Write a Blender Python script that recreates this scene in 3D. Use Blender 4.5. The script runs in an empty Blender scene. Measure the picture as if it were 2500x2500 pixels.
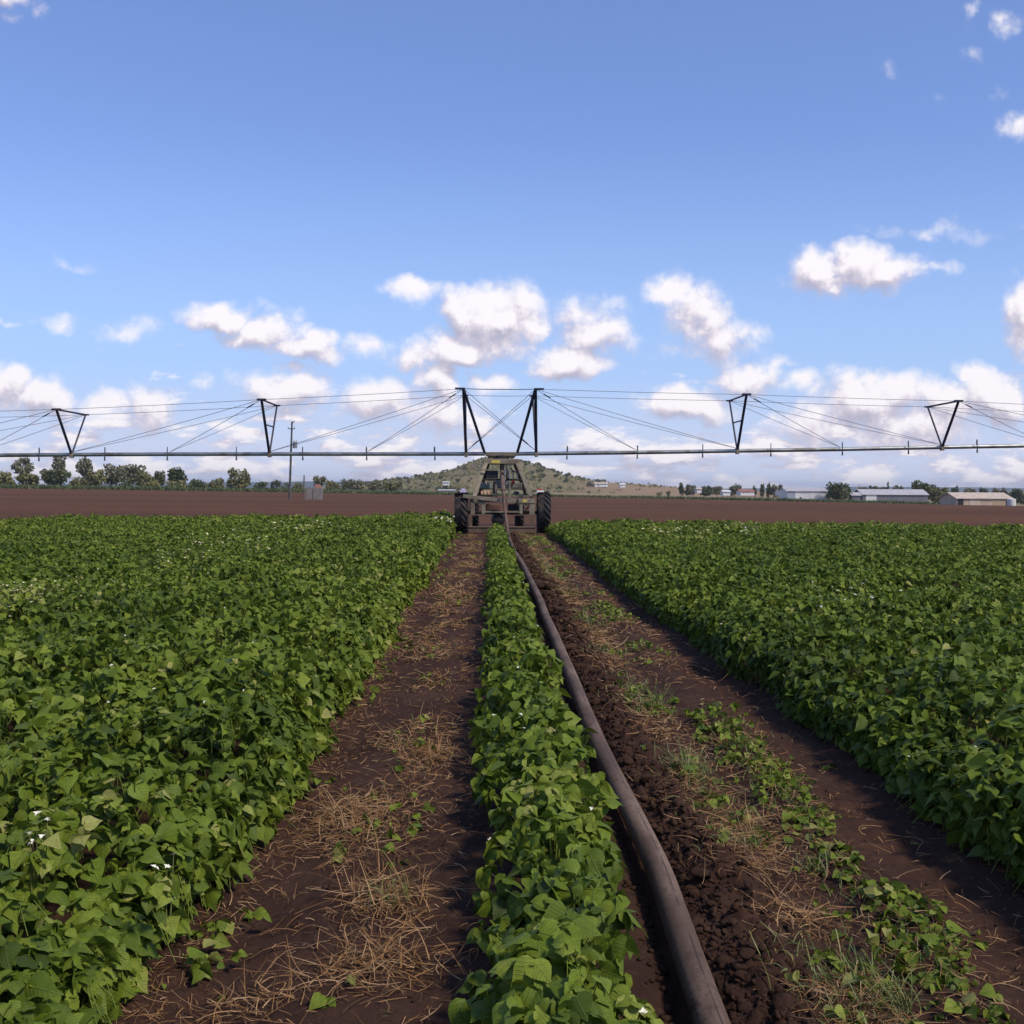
import bpy, bmesh, math, random
import numpy as np
from mathutils import Vector, Matrix

S = bpy.context.scene
COL = S.collection
R = math.radians
rng = np.random.default_rng(7)
random.seed(7)

# ------------------------------------------------------------------ camera
FPX = 2680.0                      # focal length in pixels of the 2500 px photograph
CAMZ = 1.6
YAW, PITCH, ROLL = R(1.069), R(1.233), R(0.25)
fwd = Vector((math.sin(YAW)*math.cos(PITCH), math.cos(YAW)*math.cos(PITCH), -math.sin(PITCH)))
rt0 = Vector((math.cos(YAW), -math.sin(YAW), 0))
up0 = rt0.cross(fwd)
rt = rt0*math.cos(ROLL) + up0*math.sin(ROLL)
up = up0*math.cos(ROLL) - rt0*math.sin(ROLL)
cam = bpy.data.cameras.new('camera'); camo = bpy.data.objects.new('camera', cam); COL.objects.link(camo)
M = Matrix(((rt.x, up.x, -fwd.x, 0), (rt.y, up.y, -fwd.y, 0), (rt.z, up.z, -fwd.z, CAMZ), (0, 0, 0, 1)))
camo.matrix_world = M
cam.sensor_fit = 'HORIZONTAL'; cam.angle = 2*math.atan(1250/FPX)
cam.clip_start = 0.05; cam.clip_end = 30000
S.camera = camo

# ------------------------------------------------------------------ sun, sky, exposure
SUN_EL, SUN_AZ = R(48), R(130)     # azimuth clockwise from +Y (view direction): right and a little behind
sdir = Vector((math.sin(SUN_AZ)*math.cos(SUN_EL), math.cos(SUN_AZ)*math.cos(SUN_EL), math.sin(SUN_EL)))
sl = bpy.data.lights.new('sun', 'SUN'); so = bpy.data.objects.new('sun', sl); COL.objects.link(so)
sl.energy = 3.5; sl.angle = R(8.0); sl.color = (1.0, 0.90, 0.75)
so.rotation_euler = sdir.to_track_quat('Z', 'Y').to_euler()
S.view_settings.view_transform = 'Standard'; S.view_settings.look = 'None'
S.view_settings.exposure = 0.0; S.view_settings.gamma = 1.0
try: S.view_settings.use_curve_mapping = False
except Exception: pass
S.cycles.max_bounces = 6; S.cycles.transparent_max_bounces = 8
S.cycles.volume_bounces = 0


class NT:
    """small helper for writing node trees"""
    def __init__(s, tree): s.t = tree; s.n = tree.nodes; s.l = tree.links
    def new(s, typ, **kw):
        n = s.n.new(typ)
        for k, v in kw.items(): setattr(n, k, v)
        return n
    def put(s, inp, v):
        if v is None: return
        if isinstance(v, bpy.types.NodeSocket): s.l.new(v, inp)
        else: inp.default_value = v
    def math(s, op, a, b=None, c=None, clamp=False):
        n = s.new('ShaderNodeMath', operation=op, use_clamp=clamp)
        s.put(n.inputs[0], a); s.put(n.inputs[1], b); s.put(n.inputs[2], c)
        return n.outputs[0]
    def vmath(s, op, a, b=None, out=0):
        n = s.new('ShaderNodeVectorMath', operation=op)
        s.put(n.inputs[0], a)
        if b is not None:
            if op == 'SCALE': s.put(n.inputs['Scale'], b)
            else: s.put(n.inputs[1], b)
        return n.outputs[out]
    def noise(s, vec, scale, detail=4, rough=0.55, dim='3D', dist=0.0, color=False):
        n = s.new('ShaderNodeTexNoise', noise_dimensions=dim)
        s.put(n.inputs['Vector'], vec); n.inputs['Scale'].default_value = scale
        n.inputs['Detail'].default_value = detail; n.inputs['Roughness'].default_value = rough
        n.inputs['Distortion'].default_value = dist
        return n.outputs['Color' if color else 'Fac']
    def ramp(s, fac, stops, interp='LINEAR'):
        n = s.new('ShaderNodeValToRGB'); s.put(n.inputs[0], fac)
        cr = n.color_ramp; cr.interpolation = interp
        while len(cr.elements) < len(stops): cr.elements.new(0.5)
        for e, (p, c) in zip(cr.elements, stops):
            e.position = p; e.color = (*c, 1) if len(c) == 3 else c
        return n.outputs[0]
    def mix(s, fac, a, b, blend='MIX'):
        n = s.new('ShaderNodeMix', data_type='RGBA', blend_type=blend)
        s.put(n.inputs[0], fac)
        s.put(n.inputs[6], (*a, 1) if isinstance(a, tuple) and len(a) == 3 else a)
        s.put(n.inputs[7], (*b, 1) if isinstance(b, tuple) and len(b) == 3 else b)
        return n.outputs[2]
    def smooth(s, v, lo, hi, a=0.0, b=1.0):
        n = s.new('ShaderNodeMapRange', interpolation_type='SMOOTHSTEP')
        s.put(n.inputs[0], v)
        for i, x in zip((1, 2, 3, 4), (lo, hi, a, b)): s.put(n.inputs[i], x)
        return n.outputs[0]


# cloud puffs, as (centre x, centre y, half width, half height, strength) in 1/2680 units of the
# tangent plane; x counted from the rows' vanishing direction, y up from the horizon
CL = [
 # big one upper right
 (2000,655,80,58,1.0),(2075,652,105,66,1.05),(2170,668,100,52,.9),(2285,660,75,22,.45),(2040,690,120,28,.8),
 # centre
 (1140,770,70,66,1.0),(1225,768,95,85,1.15),(1280,805,50,50,.9),(1395,768,105,52,.5),(1470,745,80,32,.35),
 (1450,820,100,40,.75),(1130,852,145,46,1.05),(1020,870,80,32,.6),(1385,880,110,44,1.1),(1330,895,90,26,.6),
 # slanted, right of centre
 (1640,712,66,46,.8),(1700,770,90,72,.8),(1760,830,72,66,.8),(1700,850,140,36,.4),(1840,815,50,26,.3),
 # left of centre
 (545,780,90,42,.95),(590,830,80,40,.6),(660,815,110,46,.85),(755,852,86,40,.95),(890,850,110,30,.45),
 (1000,718,90,32,.7),(740,775,50,24,.35),
 # left wisps
 (325,815,95,30,.5),(150,795,60,20,.4),(40,795,60,12,.3),(190,650,50,26,.35),
 (690,955,130,46,.85),(725,905,50,26,.6),(480,938,38,16,.45),
 # low left heap
 (30,950,70,58,.95),(120,985,90,52,.85),(255,1000,60,52,.8),(380,1000,75,58,.8),
 # low centre
 (1070,935,50,64,1.0),(930,985,105,60,.9),(1200,940,60,30,.6),(1080,1010,110,60,.75),
 # low right
 (1830,925,80,44,.9),(1960,940,60,36,.6),(1690,990,120,48,1.0),(2130,965,140,80,1.1),(2310,975,110,66,.9),
 (2440,965,100,80,1.0),(2390,900,66,34,.8),(2030,1040,150,70,.7),(2250,1040,190,70,.75),(1890,890,90,26,.35),
 # far upper right and corners
 (2500,770,50,95,.9),(2490,300,60,44,.5),(2445,45,50,34,.42),(2365,30,30,34,.32),(2380,120,30,26,.28),(2290,230,46,26,.16),
 (2270,555,220,26,.32),(30,10,100,46,.6),(20,75,60,26,.35),(110,55,34,30,.3),(2175,168,46,22,.2),(2440,220,60,30,.25),
]
def cloud_group(name, blobs):
    g = bpy.data.node_groups.new(name, 'ShaderNodeTree')
    g.interface.new_socket('UV', in_out='INPUT', socket_type='NodeSocketVector')
    g.interface.new_socket('D', in_out='OUTPUT', socket_type='NodeSocketFloat')
    k = NT(g); gi = k.new('NodeGroupInput'); go = k.new('NodeGroupOutput')
    uv = gi.outputs[0]
    w = k.noise(uv, 17, 3, .6, '2D', color=True)
    p = k.vmath('MULTIPLY_ADD', w, (.036, .036, 0)); p.node.inputs[2].default_value = (-.018, -.018, 0)
    p = k.vmath('ADD', p, uv)
    acc = None
    for (x, y, a, b, s) in blobs:
        A = FPX/(a*1.36); B = FPX/(b*1.36)
        d = k.vmath('MULTIPLY_ADD', p, (A, B, 0)); d.node.inputs[2].default_value = (-(x-1200)/FPX*A, -(1192-y)/FPX*B, 0)
        e = k.math('MULTIPLY_ADD', k.vmath('LENGTH', d, out=1), -s, s)
        acc = e if acc is None else k.math('MAXIMUM', acc, e)
    n1 = k.math('SUBTRACT', k.noise(uv, 30, 7, .65, '2D'), .5)
    D = k.math('MULTIPLY_ADD', n1, k.math('MULTIPLY_ADD', k.math('MAXIMUM', acc, -.15), 1.05, .48), acc)
    D = k.math('SUBTRACT', D, .07)
    # banked cloud towards the horizon
    nb = k.noise(k.vmath('MULTIPLY', uv, (15, 42, 1)), 1.0, 6, .6, '2D')
    sep = k.new('ShaderNodeSeparateXYZ'); k.put(sep.inputs[0], uv)
    thr = k.smooth(sep.outputs[1], .0, .20, .39, .80)
    D = k.math('MAXIMUM', D, k.math('MULTIPLY', k.math('SUBTRACT', nb, thr), 2.6))
    g.links.new(D, go.inputs[0])
    return g

world = bpy.data.worlds.new('World'); S.world = world; world.use_nodes = True
def build_world():
    t = world.node_tree; t.nodes.clear(); k = NT(t)
    out = k.new('ShaderNodeOutputWorld'); bg = k.new('ShaderNodeBackground')
    STR = 0.12
    sky = k.new('ShaderNodeTexSky', sky_type='NISHITA', sun_disc=False)
    sky.sun_elevation = SUN_EL; sky.sun_rotation = SUN_AZ
    sky.air_density = 1.0; sky.dust_density = 0.6; sky.ozone_density = 1.4; sky.altitude = 50
    tc = k.new('ShaderNodeTexCoord'); sep = k.new('ShaderNodeSeparateXYZ'); k.put(sep.inputs[0], tc.outputs['Generated'])
    ay = k.math('MAXIMUM', k.math('ABSOLUTE', sep.outputs[1]), .12)
    u = k.math('DIVIDE', sep.outputs[0], ay); v = k.math('DIVIDE', sep.outputs[2], ay)
    comb = k.new('ShaderNodeCombineXYZ'); k.put(comb.inputs[0], u); k.put(comb.inputs[1], v)
    uv = comb.outputs[0]
    ga = cloud_group('cloud_density', CL); gb = cloud_group('cloud_light', [c for c in CL if c[2]*c[3]*c[4] > 2600])
    def dens(vec, g):
        n = k.new('ShaderNodeGroup', node_tree=g); k.put(n.inputs[0], vec); return n.outputs[0]
    D = dens(uv, ga); D2 = dens(k.vmath('ADD', uv, (.004, .013, 0)), gb)
    alpha = k.smooth(D, .0, .52)
    alpha = k.math('MULTIPLY', alpha, .94)
    rel = k.math('SUBTRACT', D, D2)
    shade = k.math('MULTIPLY_ADD', rel, 1.35, .56)
    thick = k.smooth(D, .2, .9, 0.0, .16)
    shade = k.math('ADD', shade, thick, clamp=True)
    cc = k.ramp(shade, [(0.0, (.50, .47, .58)), (.42, (.68, .62, .72)), (.72, (.94, .86, .91)), (1.0, (1.06, 1.0, 1.02))])
    # tint of the clear sky: paler than the model's blue, and paler to the horizon
    skyc = k.mix(1.0, sky.outputs[0], (SKYMUL[0], SKYMUL[1], SKYMUL[2]), 'MULTIPLY')
    hz = k.smooth(v, .0, .34, .72, .0)
    hz2 = k.math('ADD', hz, SKYPALE)
    skyc = k.mix(hz2, skyc, tuple(c/STR for c in (.43, .62, .98)))
    skyc = k.mix(k.smooth(v, .0, .12, .80, 0.0), skyc, tuple(c/STR for c in (.72, .75, .93)))
    cl = k.vmath('SCALE', cc, 1.0/STR)
    low = k.smooth(sep.outputs[2], -.002, .0)
    alpha = k.math('MULTIPLY', alpha, low)
    col = k.mix(alpha, skyc, cl)
    k.put(bg.inputs[0], col); bg.inputs[1].default_value = STR
    t.links.new(bg.outputs[0], out.inputs[0])
SKYMUL = (.90, 1.0, 1.42); SKYPALE = .10
build_world()
world.cycles.sampling_method = 'MANUAL'; world.cycles.sample_map_resolution = 512

# ------------------------------------------------------------------ helpers
def ray(px, py):
    d = fwd*FPX + rt*(px-1250) - up*(py-1250)
    return d
def P(px, py, y):
    d = ray(px, py); t = y/d.y
    return Vector((d.x*t, y, CAMZ + d.z*t))
def Pg(px, py, z=0.0):
    d = ray(px, py); t = (z-CAMZ)/d.z
    return Vector((d.x*t, d.y*t, z))

_tab = np.random.default_rng(99).random((256, 256))
def vn(x, y, s=0):
    x = np.asarray(x, float)+s*17.31; y = np.asarray(y, float)+s*9.17
    xi = np.floor(x).astype(int); yi = np.floor(y).astype(int)
    fx = x-xi; fy = y-yi; fx = fx*fx*(3-2*fx); fy = fy*fy*(3-2*fy)
    a = _tab[xi & 255, yi & 255]; b = _tab[(xi+1) & 255, yi & 255]
    c = _tab[xi & 255, (yi+1) & 255]; d = _tab[(xi+1) & 255, (yi+1) & 255]
    return (a*(1-fx)+b*fx)*(1-fy)+(c*(1-fx)+d*fx)*fy
def fbm(x, y, o=4, s=0):
    r = 0; a = .5; x = np.asarray(x, float); y = np.asarray(y, float)
    for i in range(o):
        r = r + a*vn(x, y, s+i*3); x = x*2.03; y = y*2.03; a *= .5
    return r/(1-.5**o)
def sst(a, b, x):
    t = np.clip((np.asarray(x, float)-a)/(b-a), 0, 1); return t*t*(3-2*t)

def terrain(x, y):
    """height of the land: flat round the crop, then falling gently to the right and rising to the left"""
    x = np.clip(np.asarray(x, float), -230, 230)
    return sst(48, 300, y)*(-.41-.0132*x-.00002*x*x)
def tz(x, y): return float(terrain(x, y))

def tag(o, label=None, cat=None, group=None, kind=None):
    if label: o['label'] = label
    if cat: o['category'] = cat
    if group: o['group'] = group
    if kind: o['kind'] = kind
    return o
def empty(name, loc):
    o = bpy.data.objects.new(name, None); o.location = loc; o.empty_display_size = .3; COL.objects.link(o); return o

def mesh_np(name, V, F, mat, parent=None, attrs=None, smooth=False, n=None):
    """F: (m,3) or (m,4) int array"""
    me = bpy.data.meshes.new(name); V = np.asarray(V, np.float32); F = np.asarray(F, np.int32)
    k = F.shape[1]
    me.vertices.add(len(V)); me.vertices.foreach_set('co', V.ravel())
    me.loops.add(F.size); me.loops.foreach_set('vertex_index', F.ravel())
    me.polygons.add(len(F)); me.polygons.foreach_set('loop_start', np.arange(0, F.size, k, dtype=np.int32))
    if smooth: me.polygons.foreach_set('use_smooth', np.ones(len(F), bool))
    if attrs:
        for an, arr in attrs.items():
            a = me.attributes.new(an, 'FLOAT_COLOR', 'POINT'); a.data.foreach_set('color', np.asarray(arr, np.float32).ravel())
    me.update(calc_edges=True)
    if mat: me.materials.append(mat)
    o = bpy.data.objects.new(name, me); COL.objects.link(o)
    if parent: o.parent = parent
    return o

class MB:
    """collects boxes, bars, tubes and lathes in world space; build() links ONE mesh object"""
    def __init__(s): s.v = []; s.f = []
    def add(s, vs, fs):
        n = len(s.v); s.v += [Vector(v) for v in vs]; s.f += [[i+n for i in f] for f in fs]; return s
    def hexa(s, c):
        return s.add(c, [(0, 3, 2, 1), (4, 5, 6, 7), (0, 1, 5, 4), (1, 2, 6, 5), (2, 3, 7, 6), (3, 0, 4, 7)])
    def box(s, x0, y0, z0, x1, y1, z1):
        return s.hexa([(x0, y0, z0), (x1, y0, z0), (x1, y1, z0), (x0, y1, z0), (x0, y0, z1), (x1, y0, z1), (x1, y1, z1), (x0, y1, z1)])
    def pbox(s, x0, y0, x1, y1, d, dep):
        a = P(x0, y0, d); b = P(x1, y1, d)
        return s.box(min(a.x, b.x), d, min(a.z, b.z), max(a.x, b.x), d+dep, max(a.z, b.z))
    def bar(s, p, q, w, h=None):
        p = Vector(p); q = Vector(q); h = h or w; d = (q-p).normalized()
        a = d.cross(Vector((0, 1, 0)))
        if a.length < .05: a = d.cross(Vector((0, 0, 1)))
        a.normalize(); b = d.cross(a).normalized()
        c = []
        for e in (p, q):
            c += [e-a*w/2-b*h/2, e+a*w/2-b*h/2, e+a*w/2+b*h/2, e-a*w/2+b*h/2]
        return s.hexa(c)
    def tube(s, pts, r, n=8, caps=True):
        pts = [Vector(p) for p in pts]; rs = r if isinstance(r, (list, tuple)) else [r]*len(pts)
        base = len(s.v); pa = None
        for i, p in enumerate(pts):
            d = (pts[min(i+1, len(pts)-1)]-pts[max(i-1, 0)]).normalized()
            if pa is None:
                a = d.cross(Vector((0, 0, 1)))
                if a.length < .05: a = d.cross(Vector((1, 0, 0)))
            else: a = pa - d*pa.dot(d)
            a.normalize(); pa = a; b = d.cross(a)
            for j in range(n):
                t = 2*math.pi*j/n; s.v.append(p+(a*math.cos(t)+b*math.sin(t))*rs[i])
        for i in range(len(pts)-1):
            for j in range(n):
                A = base+i*n+j; B = base+i*n+(j+1) % n; s.f.append([A, B, B+n, A+n])
        if caps:
            s.f.append([base+j for j in range(n)][::-1]); s.f.append([base+(len(pts)-1)*n+j for j in range(n)])
        return s
    def lathe(s, c, axis, prof, n=24):
        """prof: (offset along axis, radius)"""
        c = Vector(c); ax = Vector(axis).normalized(); a = ax.cross(Vector((0, 0, 1)))
        if a.length < .05: a = ax.cross(Vector((1, 0, 0)))
        a.normalize(); b = ax.cross(a); base = len(s.v); m = len(prof)
        for o, r in prof:
            for j in range(n):
                t = 2*math.pi*j/n; s.v.append(c+ax*o+(a*math.cos(t)+b*math.sin(t))*r)
        for i in range(m-1):
            for j in range(n):
                A = base+i*n+j; B = base+i*n+(j+1) % n; s.f.append([A, B, B+n, A+n])
        s.f.append([base+j for j in range(n)][::-1]); s.f.append([base+(m-1)*n+j for j in range(n)])
        return s
    def build(s, name, mat, parent=None, origin=None, bevel=0.0, smooth=None):
        org = Vector(origin) if origin is not None else Vector((0, 0, 0))
        me = bpy.data.meshes.new(name); me.from_pydata([tuple(v-org) for v in s.v], [], s.f)
        bm = bmesh.new(); bm.from_mesh(me)
        bmesh.ops.recalc_face_normals(bm, faces=bm.faces)
        if bevel: bmesh.ops.bevel(bm, geom=[e for e in bm.edges], offset=bevel, segments=1, affect='EDGES', clamp_overlap=True)
        bm.to_mesh(me); bm.free()
        if smooth:
            me.polygons.foreach_set('use_smooth', np.ones(len(me.polygons), bool))
            me.set_sharp_from_angle(angle=R(smooth))
        me.materials.append(mat)
        o = bpy.data.objects.new(name, me); COL.objects.link(o)
        if parent: o.parent = parent
        else: o.location = org
        return o

# ------------------------------------------------------------------ materials
def newmat(name):
    m = bpy.data.materials.new(name); m.use_nodes = True; t = m.node_tree
    k = NT(t); b = t.nodes['Principled BSDF']; return m, k, b
def surf(name, c1, c2, scale=3.0, rough=.7, metal=0.0, bump=0.0, bscale=20.0, spec=.3, dirt=None, dscale=1.5):
    m, k, b = newmat(name)
    tc = k.new('ShaderNodeTexCoord'); o = tc.outputs['Object']
    f = k.noise(o, scale, 5, .6); f = k.smooth(f, .3, .7)
    c = k.mix(f, c1, c2)
    if dirt:
        g = k.noise(o, dscale, 6, .65); g = k.smooth(g, .48, .66); c = k.mix(g, c, dirt)
    k.put(b.inputs['Base Color'], c)
    b.inputs['Roughness'].default_value = rough; b.inputs['Metallic'].default_value = metal
    b.inputs['Specular IOR Level'].default_value = spec
    if bump:
        n = k.new('ShaderNodeBump'); n.inputs['Strength'].default_value = bump; n.inputs['Distance'].default_value = .02
        k.put(n.inputs['Height'], k.noise(o, bscale, 6, .65)); k.put(b.inputs['Normal'], n.outputs[0])
    return m

def leafmat(name, stops, transl=.22, veins=False, rough=.5, spec=.35):
    """attribute col = (across+.5, along, tint, random)"""
    m, k, b = newmat(name); out = k.n['Material Output']
    at = k.new('ShaderNodeAttribute', attribute_name='col')
    sp = k.new('ShaderNodeSeparateColor'); k.put(sp.inputs[0], at.outputs['Color'])
    c = k.ramp(sp.outputs[2], stops)
    if veins:
        ax = k.math('ABSOLUTE', k.math('SUBTRACT', sp.outputs[0], .5))
        mid = k.smooth(ax, .0, .03, 1.0, 0.0)
        ph = k.math('MULTIPLY', k.math('MULTIPLY_ADD', ax, -.75, sp.outputs[1]), 7.5)
        fr = k.math('ABSOLUTE', k.math('SUBTRACT', k.math('FRACT', ph), .5))
        lat = k.smooth(fr, .0, .14, .75, 0.0)
        vv = k.math('MAXIMUM', mid, lat)
        c = k.mix(k.math('MULTIPLY', vv, .32), c, (.17, .24, .075))
        bp = k.new('ShaderNodeBump'); bp.inputs['Strength'].default_value = .55; bp.inputs['Distance'].default_value = .004; bp.invert = True
        k.put(bp.inputs['Height'], vv); k.put(b.inputs['Normal'], bp.outputs[0])
    if veins:
        geo = k.new('ShaderNodeNewGeometry'); mo = k.noise(geo.outputs['Position'], 55, 4, .65)
        c = k.mix(k.smooth(mo, .35, .65, .55, 0), c, k.mix(.5, c, (.035, .05, .012)))
        c = k.mix(k.smooth(mo, .62, .78, 0, .45), c, (.20, .19, .05))
    k.put(b.inputs['Base Color'], c); b.inputs['Roughness'].default_value = rough
    b.inputs['Specular IOR Level'].default_value = spec
    if transl:
        tr = k.new('ShaderNodeBsdfTranslucent'); tcx = k.mix(.5, c, (.16, .22, .03)); k.put(tr.inputs[0], tcx)
        mx = k.new('ShaderNodeMixShader'); mx.inputs[0].default_value = transl
        k.l.new(b.outputs[0], mx.inputs[1]); k.l.new(tr.outputs[0], mx.inputs[2]); k.l.new(mx.outputs[0], out.inputs[0])
    return m

BEAN = [(0.0, (.038, .058, .007)), (.35, (.088, .132, .009)), (.65, (.154, .214, .014)), (.88, (.235, .290, .030)), (1.0, (.37, .36, .10))]
m_bean = leafmat('bean_leaf', BEAN, .24, veins=True, rough=.55, spec=.24)
m_stem = surf('bean_stem', (.10, .14, .04), (.16, .17, .06), 9, .6)
m_straw = leafmat('dry_straw', [(0, (.12, .055, .020)), (.5, (.29, .155, .060)), (1, (.50, .33, .18))], .1, rough=.75, spec=.2)
m_grass = leafmat('green_blade', [(0, (.05, .075, .02)), (.5, (.11, .15, .035)), (1, (.25, .24, .075))], .2)
m_white = surf('white_petal', (.66, .64, .48), (.76, .73, .56), 30, .6)
m_yellow = surf('cream_petal', (.60, .56, .27), (.70, .67, .38), 30, .6)
m_scrub = leafmat('tree_leaf', [(0, (.04, .052, .018)), (.5, (.085, .10, .034)), (1, (.15, .16, .06))], .12, rough=.6)
m_gum = leafmat('gum_leaf', [(0, (.09, .085, .046)), (.5, (.18, .168, .092)), (1, (.28, .245, .15))], .12, rough=.6)
m_olive = leafmat('olive_leaf', [(0, (.085, .084, .030)), (.5, (.18, .168, .056)), (1, (.28, .24, .10))], .12, rough=.6)
m_bark = surf('bark', (.10, .085, .07), (.20, .18, .15), 3, .9, bump=.4)
m_pale_bark = surf('pale_bark', (.28, .26, .23), (.42, .40, .36), 3, .85)

def soilmat(name, c1, c2, c3, far=False):
    m, k, b = newmat(name)
    geo = k.new('ShaderNodeNewGeometry'); p = geo.outputs['Position']
    if far:
        q = k.vmath('MULTIPLY', p, (.06, 1.0, 1.0))
        a = k.noise(q, .30, 8, .75); f = k.noise(p, 1.3, 5, .7)
        c = k.mix(k.smooth(a, .35, .68), c1, c2); c = k.mix(k.smooth(f, .5, .75), c, c3)
        big = k.noise(k.vmath('MULTIPLY', p, (.010, .045, 1)), 1.0, 5, .65)
        c = k.mix(k.smooth(big, .40, .62, .42, 0), c, (.060, .030, .016))
        c = k.mix(k.smooth(big, .60, .74, 0, .35), c, (.21, .125, .075))
        wd = k.noise(k.vmath('MULTIPLY', p, (.05, .12, 1)), 1.0, 6, .75); c = k.mix(k.smooth(wd, .66, .76, 0, .45), c, (.09, .085, .03))
        h = k.noise(k.vmath('MULTIPLY', p, (.35, 1.6, 1)), 1.6, 5, .7)
        bp = k.new('ShaderNodeBump'); bp.inputs['Strength'].default_value = .9; bp.inputs['Distance'].default_value = .25
    else:
        a = k.noise(p, 1.1, 6, .62); f = k.noise(p, 16, 6, .7)
        c = k.mix(k.smooth(a, .35, .65), c1, c2); c = k.mix(k.smooth(f, .52, .8), c, c3)
        h = k.math('ADD', k.noise(p, 38, 8, .75), k.math('MULTIPLY', k.noise(p, 130, 4, .7), .35))
        bp = k.new('ShaderNodeBump'); bp.inputs['Strength'].default_value = .85; bp.inputs['Distance'].default_value = .018
    k.put(bp.inputs['Height'], h); k.put(b.inputs['Normal'], bp.outputs[0])
    k.put(b.inputs['Base Color'], c); b.inputs['Roughness'].default_value = .95; b.inputs['Specular IOR Level'].default_value = .12
    return m
m_soil = soilmat('dark_soil', (.046, .0225, .0150), (.068, .0345, .0225), (.105, .058, .038))
m_clod = soilmat('clod_soil', (.045, .023, .0145), (.065, .035, .022), (.095, .054, .035))
m_plough = soilmat('ploughed_soil', (.105, .045, .0205), (.140, .061, .028), (.175, .085, .042), far=True)
m_galv = surf('galvanised_steel', (.26, .28, .28), (.38, .39, .36), 2.2, .42, .75, dirt=(.20, .18, .15), dscale=1.2)
m_navy = surf('dark_navy_steel', (.020, .024, .050), (.034, .036, .060), 3, .5, .2, dirt=(.07, .055, .045))  # navy-black base with browner patches, used for the towers
m_frame = surf('dusty_frame_steel', (.165, .14, .098), (.25, .215, .155), 2.5, .7, .15, bump=.15, dirt=(.15, .105, .075), dscale=2.2)
m_dark = surf('dark_steel', (.018, .017, .017), (.035, .03, .028), 4, .6, .2)
m_muddy = surf('muddy_steel', (.085, .055, .036), (.15, .10, .066), 3, .85, bump=.3)
m_tyre = surf('tyre_rubber', (.016, .015, .016), (.028, .026, .027), 5, .8, bump=.2, dirt=(.085, .058, .046), dscale=2.5)
m_rim = surf('wheel_rim_paint', (.30, .27, .2), (.36, .33, .25), 4, .6, .1, dirt=(.14, .1, .07))
m_cable = surf('steel_cable', (.06, .06, .075), (.10, .10, .11), 4, .5, .4)
m_yel = surf('yellow_decal', (.50, .36, .06), (.58, .43, .10), 8, .6)
m_engine = surf('engine_grey_green', (.17, .20, .18), (.25, .27, .24), 5, .6, .1, dirt=(.10, .085, .065))
m_orange = surf('orange_filter', (.55, .28, .14), (.72, .46, .30), 9, .5)
m_red = surf('red_paint', (.45, .06, .05), (.52, .09, .07), 8, .5)
m_whitep = surf('white_paint', (.66, .64, .62), (.78, .76, .74), 6, .5)
m_lilac = surf('pale_lilac_plastic', (.42, .36, .50), (.52, .46, .60), 6, .5)
def hosemat():
    m, k, b = newmat('dusty_hose')
    geo = k.new('ShaderNodeNewGeometry'); p = geo.outputs['Position']
    a = k.noise(k.vmath('MULTIPLY', p, (3, .6, 3)), 2.5, 6, .6); f = k.noise(p, 45, 5, .7)
    c = k.mix(k.smooth(a, .38, .66), (.095, .060, .041), (.190, .128, .090)); c = k.mix(k.smooth(f, .50, .68), c, (.075, .044, .029)); c = k.mix(k.smooth(k.noise(p, 9, 6, .75), .56, .66, 0, .8), c, (.06, .034, .022))
    at = k.new('ShaderNodeAttribute', attribute_name='col'); sp = k.new('ShaderNodeSeparateColor'); k.put(sp.inputs[0], at.outputs['Color'])
    sm = k.smooth(k.math('ABSOLUTE', k.math('SUBTRACT', sp.outputs[0], .215)), .004, .016, 1.0, 0.0)
    brk = k.smooth(k.noise(k.vmath('MULTIPLY', p, (0, 1, 0)), 2.2, 4, .7), .42, .52)
    c = k.mix(k.math('MULTIPLY', k.math('MULTIPLY', sm, brk), .75), c, (.03, .02, .018))
    k.put(b.inputs['Base Color'], c); b.inputs['Roughness'].default_value = .72; b.inputs['Specular IOR Level'].default_value = .2
    bp = k.new('ShaderNodeBump'); bp.inputs['Strength'].default_value = .25; bp.inputs['Distance'].default_value = .006
    k.put(bp.inputs['Height'], k.noise(p, 60, 5, .7)); k.put(b.inputs['Normal'], bp.outputs[0])
    return m
m_hose = hosemat()

# ------------------------------------------------------------------ land
def gridmesh(name, xs, ys, hf, mat, kind='structure', smooth=True):
    X, Y = np.meshgrid(xs, ys); Z = hf(X, Y)
    V = np.stack([X.ravel(), Y.ravel(), Z.ravel()], 1); nx = len(xs); ny = len(ys)
    i = np.arange(nx-1)[None, :] + np.arange(ny-1)[:, None]*nx; i = i.ravel()
    F = np.stack([i, i+1, i+nx+1, i+nx], 1)
    o = mesh_np(name, V, F, mat, smooth=smooth); o['kind'] = kind; return o

HP = [(1738, 2500), (1674, 2316), (1610, 2129), (1545, 1990), (1476, 1850), (1430, 1742), (1406, 1680), (1390, 1640), (1369, 1591),
      (1354.7, 1555), (1333, 1508), (1322.6, 1476.7), (1309, 1445.6), (1292.5, 1412.5), (1278, 1381), (1257, 1348), (1246, 1322)]
hose_g = [Pg(x, y, .052) for x, y in HP]
hose_g = [Vector((hose_g[0].x-.02, 1.4, .052)), Vector((hose_g[0].x-.01, 2.3, .052))] + hose_g
_hy = np.array([p.y for p in hose_g]); _hx = np.array([p.x for p in hose_g])
def g1(x, w): return np.exp(-(x/w)**2)
def xh(y): return np.interp(y, _hy, _hx)
def xl(y): return -1.06-.006*np.asarray(y, float)+.16*g1(np.asarray(y, float)-11.6, .9)+.10*g1(np.asarray(y, float)-6.6, .7)+.40*(fbm(np.asarray(y)*.9, 3.3, 3, 5)-.5)+.10*(vn(np.asarray(y)*2.6, 7.7, 2)-.5)
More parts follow.
